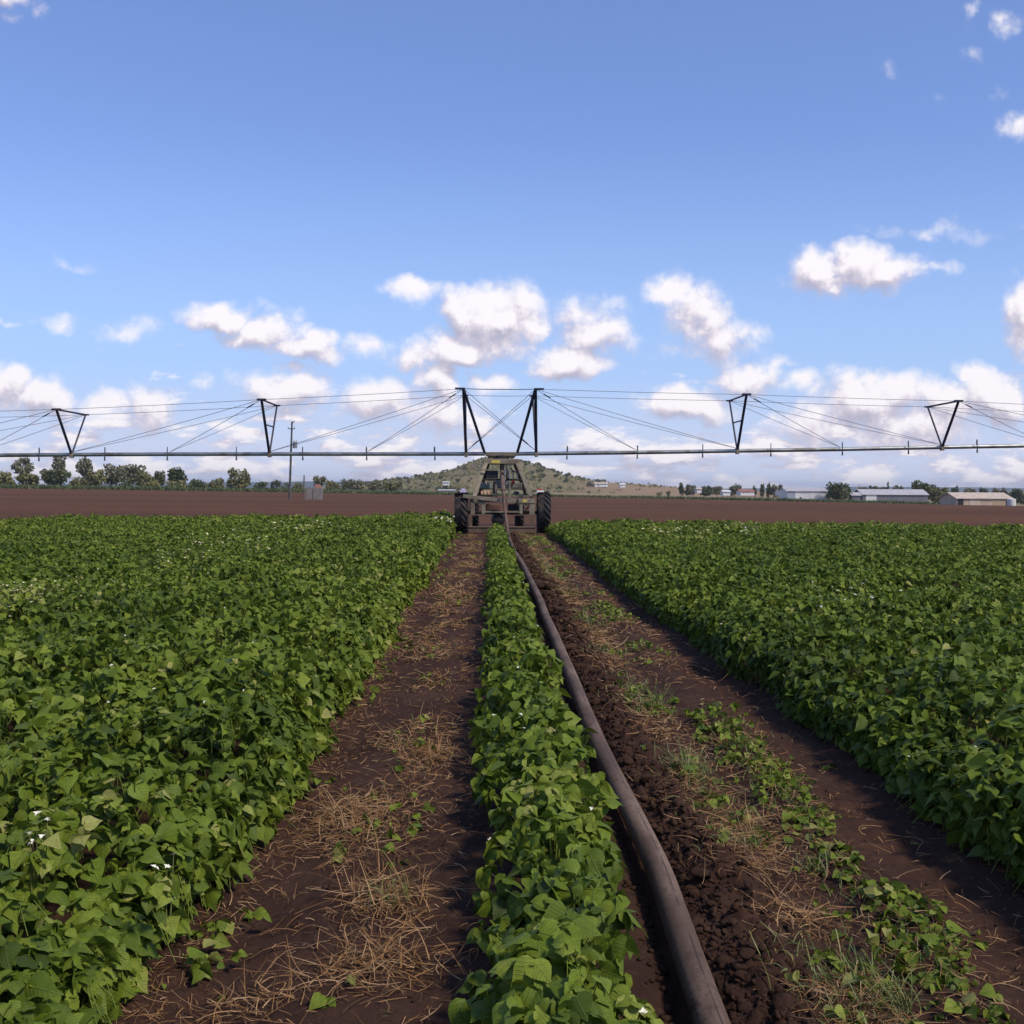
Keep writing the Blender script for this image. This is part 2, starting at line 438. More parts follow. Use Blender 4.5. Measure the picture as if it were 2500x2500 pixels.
def xr(y): return 2.12-.002*np.asarray(y, float)+.24*(fbm(np.asarray(y)*.9, 8.3, 3, 11)-.5)
def soil_h(x, y):
    x = np.asarray(x, float); y = np.asarray(y, float)
    h = .022*(fbm(x*3, y*3, 4, 1)-.5)+.020*(fbm(x*11, y*9, 4, 2)-.5)+.012*(vn(x*42, y*38, 4)-.5)
    e = x-xh(y)
    h = h-.055*g1(e, .085)+.06*g1(e-.27, .13)*(.5+1.0*vn(x*3, y*3, 8))
    cl = g1(e-.25, .20)
    h = h+cl*.055*(np.abs(fbm(x*13, y*13, 3, 9)-.5)*3-.35)
    h = h-.028*g1(x+.88, .17)-.02*g1(x-1.32, .12)-.035*g1(x-1.88, .17)+.02*g1(x-1.53, .15)+.014*g1(x+.5, .2)
    lug = g1(x-1.88, .2)+g1(x+.88, .2)*.6
    h = h+lug*.010*np.sin(y*38+np.abs(x-1.88)*18)*(vn(x*2, y*1.3, 3) > .45)
    h = h+.05*g1(x-.17, .22)
    return h*(1-sst(44, 49, y))
def near_lines():
    xs = np.concatenate([-30+np.linspace(0, 1, 40)**.7*28.4, np.arange(-1.58, 2.72, .0125), 2.75+np.linspace(0, 1, 40)**1.5*27.5])
    ys = [1.0]
    while ys[-1] < 49.6: ys.append(ys[-1]+max(.014, ys[-1]*.0044))
    return xs, np.array(ys)
xs, ys = near_lines()
gridmesh('soil', xs, ys, soil_h, m_soil)
xs = np.linspace(-330, 330, 140); ys = np.linspace(49.3, 302, 120)
gridmesh('ploughed_field', xs, ys, lambda X, Y: terrain(X, Y)-.004*(Y < 50), m_plough)
def grassmat():
    m, k, b = newmat('dry_grassland'); geo = k.new('ShaderNodeNewGeometry'); p = geo.outputs['Position']
    q = k.vmath('MULTIPLY', p, (1, .35, 1))
    a = k.noise(q, .018, 6, .65); f = k.noise(q, .3, 5, .7)
    sx = k.new('ShaderNodeSeparateXYZ'); k.put(sx.inputs[0], p)
    lf = k.smooth(sx.outputs[0], -60, 40, 0, 1)
    c = k.mix(k.smooth(a, .40, .66), (.30, .21, .115), (.17, .155, .07)); c = k.mix(k.smooth(f, .45, .8), c, (.22, .17, .09))
    c = k.mix(lf, (.075, .085, .035), c)
    k.put(b.inputs['Base Color'], c); b.inputs['Roughness'].default_value = .95; b.inputs['Specular IOR Level'].default_value = .1
    return m
m_grassland = grassmat()
def spread(a, n, lo): return np.sign(np.linspace(-1, 1, n))*(np.abs(np.linspace(-1, 1, n))**2.6)*a
gx = spread(9000, 121, 0); gy = np.concatenate([np.linspace(-400, 40, 10), np.linspace(60, 330, 40), 330+np.linspace(0.01, 1, 50)**2.4*9500])
gridmesh('ground', gx, gy, lambda X, Y: terrain(X, Y)-.12-np.where(Y < 50, .3, 0)-1.2*sst(600, 1500, Y), m_grassland)

# the knoll behind the machine
HILLP = [(820, 3), (870, 6), (950, 15), (1040, 28), (1090, 38), (1122, 48), (1150, 60), (1180, 68), (1200, 70), (1235, 69), (1262, 66), (1300, 56), (1350, 40),
         (1401, 25), (1440, 18), (1500, 13), (1560, 10), (1620, 6), (1700, 2), (1800, -3)]
HD = 1000.0
_hpx = np.array([(P(p, 1192, HD)).x for p, _ in HILLP]); _hpz = np.array([h*HD/FPX+1.6 for _, h in HILLP])
def hill_h(x, y):
    pr = np.interp(x, _hpx, _hpz); pr = np.where((x < _hpx[0]-5) | (x > _hpx[-1]+5), -3, pr)
    t = (y-HD)/np.where(y < HD, 230.0, 300.0)
    bump = np.clip(1-t*t, 0, 1)**1.2
    return -3.2+(pr+3.2)*bump+1.4*(fbm(x*.05, y*.03, 4, 6)-.5)*bump
def hillmat():
    m, k, b = newmat('hill_grass'); geo = k.new('ShaderNodeNewGeometry'); p = geo.outputs['Position']
    a = k.noise(p, .035, 6, .65); f = k.noise(p, .22, 5, .7)
    sx = k.new('ShaderNodeSeparateXYZ'); k.put(sx.inputs[0], p)
    rgt = k.smooth(sx.outputs[0], 40, 110, 0, 1)
    c = k.mix(k.smooth(a, .38, .62), (.155, .132, .062), (.215, .17, .083)); c = k.mix(k.smooth(f, .5, .75), c, (.115, .11, .046))
    c = k.mix(rgt, c, k.mix(f, (.30, .20, .115), (.25, .17, .095)))
    rk = k.math('MULTIPLY', k.smooth(sx.outputs[2], 15, 21, 0, 1), k.smooth(sx.outputs[0], -6, -14, 0, 1))
    c = k.mix(k.math('MULTIPLY', rk, k.smooth(a, .3, .5)), c, (.26, .15, .115))
    k.put(b.inputs['Base Color'], c); b.inputs['Roughness'].default_value = .95; b.inputs['Specular IOR Level'].default_value = .1
    return m
hx = np.linspace(_hpx[0]-6, _hpx[-1]+6, 170); hy = np.linspace(HD-231, HD+301, 90)
gridmesh('hill', hx, hy, hill_h, hillmat())
m_far = surf('far_forest', (.030, .042, .024), (.05, .06, .035), .004, .95)
def far_h(X, Y):
    px = 1200+X/5500*FPX
    pr = 8+30*g1(px-1010, 150)+22*g1(px-760, 130)+16*g1(px-560, 120)+14*g1(px-300, 220)+12*g1(px-2150, 260)+7*g1(px-2450, 200)+7*(fbm(X*.002, Y*.0006, 4, 3)-.5)
    return -6+pr*5500/FPX*.55*np.clip(1-((Y-5500)/700)**2, 0, 1)+0*Y
gridmesh('hills', np.linspace(-5200, 5200, 260), np.linspace(4800, 6200, 9), far_h, m_far)

# ------------------------------------------------------------------ leaves
def blades(pos, yaw, pitch, roll, size, fold, droop, tint, lod):
    """pos (N,3) is the leaf base; returns V, F(tris), col"""
    N = len(pos); curl = 0.0
    if lod < 0:
        t = np.array([0, .07, .20, .38, .58, .78, .92, 1]); w = np.array([.10, .35, .47, .42, .27, .11, .036, .0])
        uu = np.array([-1, -.55, 0, .55, 1]); lx = (w[:, None]*uu[None]).ravel()
        ly = (t[:, None]-np.array([.10, .10, .06, 0, 0, 0, 0, 0])[:, None]*np.abs(uu)[None]**1.5+.05*(t*(1-t))[:, None]).ravel()
        i = (np.arange(7)[:, None]*5+np.arange(4)[None]).ravel(); F = [(a, a+5, a+6) for a in i]+[(a, a+6, a+1) for a in i]
        F = [f[::-1] for f in F]; curl = 1.0
    elif lod == 0:
        t = np.array([0, .10, .30, .55, .78, 1.0]); w = np.array([.33, .48, .35, .16])
        lx = np.concatenate([np.zeros(6), -w, w]); ly = np.concatenate([t, [.05, .28, .56, .79], [.05, .28, .56, .79]])
        l = [6, 7, 8, 9]; r = [10, 11, 12, 13]
        F = []
        for s, sg in ((l, 1), (r, -1)):
            tr = [(0, 1, s[0]), (1, s[1], s[0]), (1, 2, s[1]), (2, s[2], s[1]), (2, 3, s[2]), (3, s[3], s[2]), (3, 4, s[3]), (4, 5, s[3])]
            F += [x if sg > 0 else x[::-1] for x in tr]
    else:
        lx = np.array([0, 0, 0, -.47, .47]); ly = np.array([0, .38, 1.0, .27, .27])
        F = [(0, 1, 3), (1, 2, 3), (4, 1, 0), (4, 2, 1)]
    F = np.array(F); m = len(lx)
    d = np.stack([np.cos(yaw)*np.cos(pitch), np.sin(yaw)*np.cos(pitch), np.sin(pitch)], 1)
    s = np.stack([-np.sin(yaw), np.cos(yaw), np.zeros(N)], 1); n = np.cross(d, s)
    cr, sr = np.cos(roll)[:, None], np.sin(roll)[:, None]
    s2 = s*cr+n*sr; n2 = n*cr-s*sr
    lz = np.abs(lx)[None, :]*fold[:, None]-(ly**2)[None, :]*droop[:, None]
    if curl:
        cu = rng.uniform(.2, 1.5, N)[:, None]; ph = rng.uniform(0, 6.28, N)[:, None]
        lz = lz-(lx**2)[None, :]*cu+.022*np.sin(ly[None, :]*15+ph)*(np.abs(lx)[None, :]*2.2)+.02*np.sin(lx[None, :]*14+ph)
    V = pos[:, None, :]+size[:, None, None]*(lx[None, :, None]*s2[:, None, :]+ly[None, :, None]*d[:, None, :]+lz[:, :, None]*n2[:, None, :])
    FF = F[None, :, :]+(np.arange(N)*m)[:, None, None]
    col = np.empty((N, m, 4), np.float32); col[:, :, 0] = lx+.5; col[:, :, 1] = ly; col[:, :, 2] = tint[:, None]; col[:, :, 3] = 1
    return V.reshape(-1, 3), FF.reshape(-1, 3), col.reshape(-1, 4)
def join(L):
    V = []; F = []; C = []; n = 0
    for v, f, c in L: V.append(v); F.append(f+n); C.append(c); n += len(v)
    return np.concatenate(V), np.concatenate(F), np.concatenate(C)
def stalks(a, b, w, tint, bend=None):
    """thin three-sided stems from a to b"""
    N = len(a); d = b-a; L = np.linalg.norm(d, axis=1)[:, None]+1e-6; d = d/L
    e = np.cross(d, np.array([.31, .17, .93])); e /= np.linalg.norm(e, axis=1)[:, None]+1e-6; f = np.cross(d, e)
    mid = (a+b)/2+(bend if bend is not None else 0)
    rows = []
    for p, k in ((a, 1.0), (mid, .85), (b, .6)):
        for q in range(3):
            t = 2*math.pi*q/3; rows.append(p+(e*math.cos(t)+f*math.sin(t))*(w*k)[:, None])
    V = np.stack(rows, 1); F = []
    for r_ in (0, 1):
        for q in range(3):
            A = r_*3+q; B = r_*3+(q+1) % 3; F += [(A, B, B+3), (A, B+3, A+3)]
    F = np.array(F)[None]+(np.arange(N)*9)[:, None, None]
    col = np.zeros((N, 9, 4), np.float32); col[:, :, 0] = .5; col[:, :, 1] = .5; col[:, :, 2] = tint[:, None]; col[:, :, 3] = 1
    return V.reshape(-1, 3), F.reshape(-1, 3), col.reshape(-1, 4)

def trifoliate(c, out_yaw, tilt, size, tint, lod, jit=1.0):
    """three leaflets around the petiole tips c"""
    N = len(c); L = []
    for k, da in enumerate((0, 1.75, -1.75)):
        yaw = out_yaw+da+rng.normal(0, .3, N)
        pitch = -np.abs(rng.normal(.42, .48, N))*jit+tilt*np.cos(da)
        roll = rng.normal(0, .55, N)*jit
        sz = size*(1.0 if k == 0 else .88)*rng.uniform(.8, 1.15, N)
        L.append(blades(c+rng.normal(0, .006, (N, 3)), yaw, pitch, roll, sz, rng.uniform(.05, .5, N), rng.uniform(.02, .5, N),
                        np.clip(tint+rng.normal(0, .09, N), 0, 1), lod))
    return join(L)

def Hfield(x, y, s):
    h = .49+.26*(fbm(x*1.6, y*1.3, 3, s)-.5)+.15*(vn(x*3.6, y*3.2, s+4)-.5)
    h = h+.07*(fbm(x*.16, y*.16, 2, s+2)-.5)*2+.26*(fbm(x*.55, y*.5, 3, s+6)-.5)*sst(15, 38, y)
    return h
def field(side):
    s = 20 if side < 0 else 40
    L = []; blossoms = []
    bands = [(1.7, 6.5, 370, .082, -1), (6.5, 11, 350, .077, 0), (11, 16, 290, .079, 0), (16, 23, 215, .086, 1), (23, 32, 165, .094, 1), (32, 47, 125, .104, 1)]
    for y0, y1, dens, size, lod in bands:
        W = .475*y1+3.2 if y1 > 7 else .475*y1+2.4
        n = int(dens*(y1-y0)*W)
        x = rng.uniform(0, W+1, n)*side; y = rng.uniform(y0, y1, n)
        x = x+(1.02 if side > 0 else -.0)
        edge = xl(y) if side < 0 else xr(y)
        e = (edge-x) if side < 0 else (x-edge)
        yend = 45.0+(x+1)*.28 if side < 0 else 39.3-(x-2)*.28
        yend = yend+.8*(fbm(x*.5, 1.0, 3, s)-.5)
        keep = (e > -.02) & (y < yend) & (np.abs(x) < .475*y+2.8)
        x, y, e, yend = x[keep], y[keep], e[keep], yend[keep]
        # extra leaves down the open face of the crop
        m = int(dens*.75*(y1-y0)); yy = rng.uniform(y0, y1, m); ee = np.abs(rng.normal(.06, .09, m))
        xx = (xl(yy)-ee) if side < 0 else (xr(yy)+ee)
        ym = 44.0 if side < 0 else 38.5; k2 = yy < ym
        x = np.concatenate([x, xx[k2]]); y = np.concatenate([y, yy[k2]]); e = np.concatenate([e, ee[k2]])
        yend = np.concatenate([yend, np.full(k2.sum(), ym)]); face = np.concatenate([np.zeros(keep.sum(), bool), np.ones(k2.sum(), bool)])
        N = len(x)
        H = Hfield(x, y, s)
        if side < 0: H = H+.16*g1((x+2.3)/1.8, 1)*g1((y-42.5)/3, 1)
        H = H*(.42+.58*np.sqrt(np.clip((e+.02)/.42, 0, 1)))*(.6+.4*sst(0, .8, yend-y))
        r = rng.random(N)
        z = H-np.minimum(r**2.2*.32, H*.8)
        z = np.where(face, .05+(H-.04)*rng.random(N), z)
        depth = (H-z)/np.maximum(H, .1)
        tint = .48+.07*sst(8, 30, y)+.22*(fbm(x*.35, y*.35, 3, s+7)-.5)*2+.16*(vn(x*2.2, y*2.0, s+9)-.5)*2+rng.normal(0, .14, N)
        young = rng.random(N) < .10; tint = np.where(young & (depth < .25), tint+.25, tint)
        if side < 0: tint = tint+.16*g1((x+4.5)/3.5, 1)*sst(33, 41, y)
        else: tint = tint+.16*g1((x-6.5)/3.0, 1)*sst(29, 36, y)
        oy = rng.uniform(0, 2*math.pi, N)
        fo = 0.0 if side < 0 else math.pi
        oy = np.where(face | (e < .2), fo+rng.normal(0, .8, N), oy)
        sz = size*rng.uniform(.42, 1.30, N)*np.where(young, .7, 1)
        c = np.stack([x, y, z], 1)
        L.append(trifoliate(c, oy, rng.normal(.12, .2, N)-np.where(face, .45, 0), sz, np.clip(tint, 0, 1), lod))
        if y1 <= 16:
            k = rng.random(N) < .5
            a = c[k]+np.stack([rng.normal(0, .05, k.sum()), rng.normal(0, .05, k.sum()), -rng.uniform(.06, .2, k.sum())], 1)
            a[:, 2] = np.maximum(a[:, 2], .01)
            L.append(stalks(a, c[k], np.full(k.sum(), .0022), np.full(k.sum(), .85)))
        if y1 <= 23:
            k = (rng.random(N) < .0035) & (depth < .3); blossoms.append(c[k]+np.array([0, 0, .035]))
    V, F, C = join(L)
    nm = 'bean_crop'
    o = mesh_np(nm, V, F, m_bean, attrs={'col': C}, smooth=True)
    return o, np.concatenate(blossoms)
def flower_heads(name, pts, mat, parent, size=.011, petals=4):
    """small open flowers of folded petals"""
    N = len(pts); L = []
    for k in range(petals):
        yaw = 2*math.pi*k/petals+rng.uniform(-.4, .4, N)
        L.append(blades(pts, yaw, rng.uniform(-.2, .9, N), rng.normal(0, .5, N), size*rng.uniform(.8, 1.4, N), np.full(N, .4), np.full(N, .3), np.full(N, .5), 1))
    V, F, C = join(L)
    return mesh_np(name, V, F, mat, parent=parent)

fl, bl = field(-1); tag(fl, 'dense dark green bean crop filling the left of the field beyond the straw path', 'bean crop', kind='stuff')
o = flower_heads('blossom', bl, m_white, fl); o['kind'] = 'stuff'
fr_, br = field(1); tag(fr_, 'dense dark green bean crop filling the right of the field towards the sheds', 'bean crop', kind='stuff')
o = flower_heads('blossom', br, m_white, fr_); o['kind'] = 'stuff'

def centre_row():
    L = []; bls = []
    for y0, y1, dens, size, lod in [(1.6, 5.5, 370, .087, -1), (5.5, 10, 360, .080, 0), (10, 18, 290, .081, 0), (18, 28, 200, .086, 1), (28, 38.3, 150, .094, 1)]:
        n = int(dens*(y1-y0)*.62)
        y = rng.uniform(y0, y1, n)
        off = np.clip(rng.normal(0, .125, n), -.29, .235)
        wv = .03*np.sin(y*1.7)+.10*(vn(y*.9, 2.2, 3)-.5)
        thin = vn(y*1.3, 5.5, 6)
        cx = np.interp(y, [1.5, 3, 5, 10, 20, 38], [.235, .232, .22, .21, .20, .17])
        x = cx+wv*.7+off*(.80+.35*thin)
        H = (.43+.16*(vn(x*3, y*2.4, 12)-.5))*np.sqrt(np.clip(1-(off/.32)**2, 0.08, 1))*(.75+.35*thin)
        H = H*np.where(y > 37, .7, 1.0)
        z = .03+(H-.02)*(1-rng.random(n)**1.7*.85)
        tint = .54+.24*(vn(x*2.4, y*2.2, 15)-.5)*2+rng.normal(0, .12, n)
        young = rng.random(n) < .12; tint = np.where(young, tint+.2, tint)
        oy = np.arctan2(rng.normal(0, .6, n), off*4+rng.normal(0, .5, n))
        sz = size*rng.uniform(.42, 1.32, n)*np.where(young, .7, 1)
        c = np.stack([x, y, z], 1)
        L.append(trifoliate(c, oy, rng.normal(.05, .2, n)-np.abs(off)*1.3, sz, np.clip(tint, 0, 1), lod))
        if y1 <= 18:
            a = np.stack([cx+wv*.7+off*.35, y+rng.normal(0, .06, n), np.maximum(z-rng.uniform(.1, .25, n), .01)], 1)
            L.append(stalks(a, c, np.full(n, .0024), np.full(n, .86)))
            k = (rng.random(n) < .022) & (z > .6*H); bls.append(c[k]+np.array([0, 0, .03]))
    V, F, C = join(L)
    o = mesh_np('bean_row', V, F, m_bean, attrs={'col': C}, smooth=True)
    tag(o, 'single leafy green bean row growing between the two dirt paths beside the hose', 'bean row', kind='stuff')
    b = flower_heads('blossom', np.concatenate(bls), m_white, o, .012); b['kind'] = 'stuff'
centre_row()

# ------------------------------------------------------------------ litter on the paths
def ribbons(pos, yaw, pitch, length, width, bend, tint, seg=4):
    """bent narrow straws: (N,3) start points"""
    N = len(pos); V = np.empty((N, (seg+1)*2, 3)); p = pos.copy(); ya = yaw.copy(); pi_ = pitch.copy()
    wv = rng.normal(0, .5, N)
    for i in range(seg+1):
        d = np.stack([np.cos(ya)*np.cos(pi_), np.sin(ya)*np.cos(pi_), np.sin(pi_)], 1)
        s = np.stack([-np.sin(ya), np.cos(ya), wv], 1); s /= np.linalg.norm(s, axis=1)[:, None]
        w = (width*(1-.55*i/seg))[:, None]/2
        V[:, 2*i] = p-s*w; V[:, 2*i+1] = p+s*w
        p = p+d*(length/seg)[:, None]; ya = ya+bend[:, 0]; pi_ = pi_+bend[:, 1]
    F = []
    for i in range(seg): a = 2*i; F += [(a, a+1, a+3), (a, a+3, a+2)]
    F = np.array(F)[None]+(np.arange(N)*(seg+1)*2)[:, None, None]
    col = np.zeros((N, (seg+1)*2, 4), np.float32); col[:, :, 0] = .5; col[:, :, 1] = .5; col[:, :, 2] = tint[:, None]; col[:, :, 3] = 1
    return V.reshape(-1, 3), F.reshape(-1, 3), col.reshape(-1, 4)
def ylog(n, a=2.9, b=38.0, p=1.0): return a*np.exp(rng.random(n)**p*math.log(b/a))

def straw_set(x, y, lift, n):
    z = soil_h(x, y)+.006+np.abs(rng.normal(0, 1, n))*lift
    ws = .0030*np.clip(y/5, .85, 3.2)
    return ribbons(np.stack([x, y, z], 1), rng.uniform(0, 6.283, n), rng.normal(.06, .22, n), rng.beta(1.3, 2.6, n)*.19*np.clip(y/9, .9, 1.5)+.02, ws*rng.uniform(.6, 1.5, n),
                   np.stack([rng.normal(0, .15, n), rng.normal(-.08, .12, n)], 1), np.clip(rng.beta(1.6, 1.8, n), 0, 1))
L = []
n = 11500; y = ylog(n); x = -.55+rng.normal(0, .17, n)+.10*(vn(y*.8, 1.1, 4)-.5)
pn = fbm(x*1.8, y*1.1, 3, 31); k = pn > .56-.10*sst(5, 10, y); L.append(straw_set(x[k], y[k], .016, k.sum()))
n = 9000; y = ylog(n); x = 1.12+rng.normal(0, .12, n); pn = fbm(x*1.8, y*1.2, 3, 37); k = pn > .50-.08*sst(5, 10, y); L.append(straw_set(x[k], y[k], .015, k.sum()))
n = 4600; y = ylog(n); x = 1.52+rng.normal(0, .17, n); pn = fbm(x*1.6, y*1.2, 3, 41); k = pn > .47-.05*sst(5, 10, y); L.append(straw_set(x[k], y[k], .02, k.sum()))
n = 1500; y = ylog(n); x = xl(y)+np.abs(rng.normal(0, .10, n)); L.append(straw_set(x, y, .008, n))
n = 2600; y = ylog(n); x = rng.uniform(-1.15, .0, n); L.append(straw_set(x, y, .004, n))
n = 2200; y = ylog(n); x = rng.uniform(.85, 2.15, n); L.append(straw_set(x, y, .004, n))
V, F, C = join(L)
tag(mesh_np('straw_litter', V, F, m_straw, attrs={'col': C}), 'scattered dry straw and stalks lying along the dirt paths', 'straw', kind='stuff')

# trampled bean plants and grass blades in the right-hand path, a few leaves in the left one
L = []
def lowleaves(n, xc, sx, thr, seed, hmax, lodcut=15):
    y = ylog(n, 3.0, 38); x = xc+rng.normal(0, sx, n); pn = fbm(x*1.5, y*1.1, 3, seed); k = pn > thr
    x, y, pn = x[k], y[k], pn[k]; m = len(x)
    z = soil_h(x, y)+.015+rng.random(m)**1.6*hmax*np.clip((pn-thr)*7, .15, 1)
    for lod, s in ((0, y < lodcut), (1, y >= lodcut)):
        q = s.sum()
        if q: L.append(trifoliate(np.stack([x[s], y[s], z[s]], 1), rng.uniform(0, 6.28, q), rng.normal(.1, .2, q), rng.uniform(.022, .068, q)*np.clip(y[s]/14, 1, 1.7),
                                  np.clip(.68+rng.normal(0, .22, q), 0, 1), lod, 1.0))
lowleaves(1500, 1.53, .13, .49, 41, .06)
lowleaves(420, 1.13, .10, .57, 37, .07)
lowleaves(170, -.52, .14, .53, 31, .05)
lowleaves(260, -1.0, .09, .50, 35, .10)
V, F, C = join(L)
tag(mesh_np('trampled_bean_leaves', V, F, m_bean, attrs={'col': C}, smooth=True), 'low trampled bean leaves and runners in a broken strip on the right dirt path', 'ground cover', kind='stuff')
L = []
for n, xc, sx, thr, seed, hm in ((2600, 1.52, .12, .53, 41, .09), (3200, 1.12, .11, .53, 37, .12), (1000, -.55, .15, .56, 31, .08)):
    y = ylog(n, 3.0, 38); x = xc+rng.normal(0, sx, n); pn = fbm(x*1.5, y*1.1, 3, seed); k = pn > thr; x, y = x[k], y[k]; m = len(x)
    L.append(ribbons(np.stack([x, y, soil_h(x, y)+.002], 1), rng.uniform(0, 6.28, m), rng.uniform(.2, 1.35, m), rng.uniform(.4, 1, m)*hm*np.clip(y/10, 1, 1.6), .0048*np.clip(y/6, .9, 3)*rng.uniform(.6, 1.3, m),
                     np.stack([rng.normal(0, .12, m), rng.normal(-.25, .14, m)], 1), np.clip(rng.beta(2, 2, m)+.1, 0, 1)))
V, F, C = join(L)
tag(mesh_np('grass_blades', V, F, m_grass, attrs={'col': C}), 'sparse yellow-green grass blades sprouting along the dirt paths', 'grass', kind='stuff')

# bigger heaps one can point at
def straw_heap(px, py, w, l, n, label):
    n = int(n*1.5)
    c = Pg(px, py, .02); t = rng.normal(0, 1, (n, 2)); x = c.x+t[:, 0]*w*.5; y = c.y+t[:, 1]*l*.5
    z = .006+soil_h(x, y)+.038*np.exp(-(t**2).sum(1)*.5)*rng.random(n)
    V, F, C = ribbons(np.stack([x, y, z], 1), rng.uniform(0, 6.28, n), rng.normal(.1, .3, n), rng.uniform(.05, .20, n), rng.uniform(.0022, .005, n)*max(1, c.y/6),
                      np.stack([rng.normal(0, .13, n), rng.normal(-.08, .12, n)], 1), np.clip(rng.beta(1.6, 1.6, n), 0, 1))
    o = mesh_np('straw_heap', V-np.array([c.x, c.y, 0]), F, m_straw, attrs={'col': C}); o.location = (c.x, c.y, 0)
    tag(o, label, 'straw heap', 'heaps of dry straw on the dirt paths')
for a in [(830, 1985, .22, .40, 330, 'pale tan straw heap beside the left crop, farther than the heap with a sprout'),
          (940, 2195, .20, .30, 300, 'straw heap with a green grass sprout in the middle of the left dirt path'),
          (920, 2365, .24, .22, 240, 'flat pinkish straw heap in the left path at the bottom of the photo'),
          (590, 2440, .22, .12, 90, 'thin loose straw heap at the bottom left beside the left crop'),
          (1060, 1850, .20, .40, 200, 'small straw heap on the left path, farthest of the near heaps'),
          (1940, 2235, .16, .16, 130, 'bleached straw heap on the right path between hose and trampled leaves'),
          (1830, 2000, .16, .26, 130, 'flat straw heap beside the clods on the right dirt path')]:
    straw_heap(*a)

def grass_tuft(px, py, h, n, label):
    c = Pg(px, py, 0); t = rng.normal(0, .04, (n, 2)); x = c.x+t[:, 0]; y = c.y+t[:, 1]
    V, F, C = ribbons(np.stack([x, y, soil_h(x, y)], 1), rng.uniform(0, 6.28, n), rng.uniform(.7, 1.5, n), rng.uniform(.5, 1, n)*h, np.full(n, .005)*max(1, c.y/6),
                      np.stack([rng.normal(0, .1, n), rng.normal(-.18, .1, n)], 1), np.clip(rng.beta(2, 2, n)+.1, 0, 1))
    o = mesh_np('grass_tuft', V-np.array([c.x, c.y, 0]), F, m_grass, attrs={'col': C}); o.location = (c.x, c.y, 0)
    tag(o, label, 'grass tuft', 'grass tufts on the dirt paths')
for a in [(960, 2215, .14, 40, 'green grass tuft rising from the straw heap on the left path'),
          (1600, 1735, .26, 60, 'tall yellowing grass tuft on the right path beside the clods'),
          (1690, 1905, .22, 60, 'yellow grass tuft on the right path nearest the round clod'),
          (2100, 2370, .13, 45, 'green grass tuft on the right path near the bottom of the photo'),
          (2190, 2450, .15, 50, 'low green grass tuft at the bottom right between straw and soil'),
          (1990, 2120, .10, 40, 'short yellow-green grass tuft on the right path above the bleached straw heap')]:
    grass_tuft(*a)

# ------------------------------------------------------------------ clods
def ico(sub):
    bm = bmesh.new(); bmesh.ops.create_icosphere(bm, subdivisions=sub, radius=1)
    V = np.array([v.co[:] for v in bm.verts]); F = np.array([[v.index for v in f.verts] for f in bm.faces]); bm.free(); return V, F
def lumps(pos, size, sub):
    V0, F0 = ico(sub); N = len(pos); m = len(V0)
    off = rng.uniform(0, 200, (N, 1))
    V = np.repeat(V0[None], N, 0)
    d = .45+1.15*fbm(V[:, :, 0]*1.9+off+V[:, :, 2]*.8, V[:, :, 1]*1.9+V[:, :, 2]*2.3+off*.7, 4, 2)
    V = V*d[:, :, None]; d = np.ones_like(d)
    for q in range(6):
        nn = rng.normal(0, 1, (N, 1, 3)); nn /= np.linalg.norm(nn, axis=2, keepdims=True)
        ex = np.maximum((V*nn).sum(2)-rng.uniform(.35, .75, (N, 1)), 0); V = V-ex[:, :, None]*nn*.9
    sc = rng.uniform(.75, 1.25, (N, 1, 3))*np.array([1, 1, .75])
    W = pos[:, None, :]+V*d[:, :, None]*sc*size[:, None, None]
    F = F0[None]+(np.arange(N)*m)[:, None, None]
    return W.reshape(-1, 3), F.reshape(-1, 3)
def clods():
    n = 12000; y = ylog(n, 2.7, 36); e = .085+np.abs(rng.normal(.0, .19, n)); x = xh(y)+e
    sz = np.clip(np.exp(rng.normal(-5.25, .72, n)), .003, .045)*np.clip(1.25-e*1.1, .35, 1.2)*np.clip(y/7, 1, 2.2)
    pos = np.stack([x, y, soil_h(x, y)+sz*.25], 1)
    n2 = 1500; y2 = ylog(n2, 2.7, 30); x2 = np.where(rng.random(n2) < .5, rng.uniform(-1.1, -.05, n2), rng.uniform(1.0, 2.1, n2)); s2 = np.clip(np.exp(rng.normal(-5.2, .5, n2)), .003, .018)
    # crumbs on the hose's left side as well
    n3 = 700; y3 = ylog(n3, 2.7, 30); x3 = xh(y3)-.06-np.abs(rng.normal(0, .05, n3)); s3 = np.clip(np.exp(rng.normal(-4.7, .5, n3)), .004, .03)
    A = lumps(pos, sz, 2); B = lumps(np.stack([x2, y2, soil_h(x2, y2)+s2*.3], 1), s2, 1); Cc = lumps(np.stack([x3, y3, soil_h(x3, y3)+s3*.3], 1), s3, 1)
    V = np.concatenate([A[0], B[0], Cc[0]]); F = np.concatenate([A[1], B[1]+len(A[0]), Cc[1]+len(A[0])+len(B[0])])
    tag(mesh_np('soil_clods', V, F, m_clod, smooth=False), 'dark crumbly clods and crumbs of turned soil along the hose', 'soil clods', kind='stuff')
    c = Pg(1680, 1962, .03); V, F = lumps(np.array([[0, 0, .045]]), np.array([.062]), 4)
    o = mesh_np('soil_clod', V, F, m_clod, smooth=True); o.location = (c.x, c.y, 0.0); tag(o, 'large round dark clod of soil standing out beside the hose', 'soil clod')
clods()

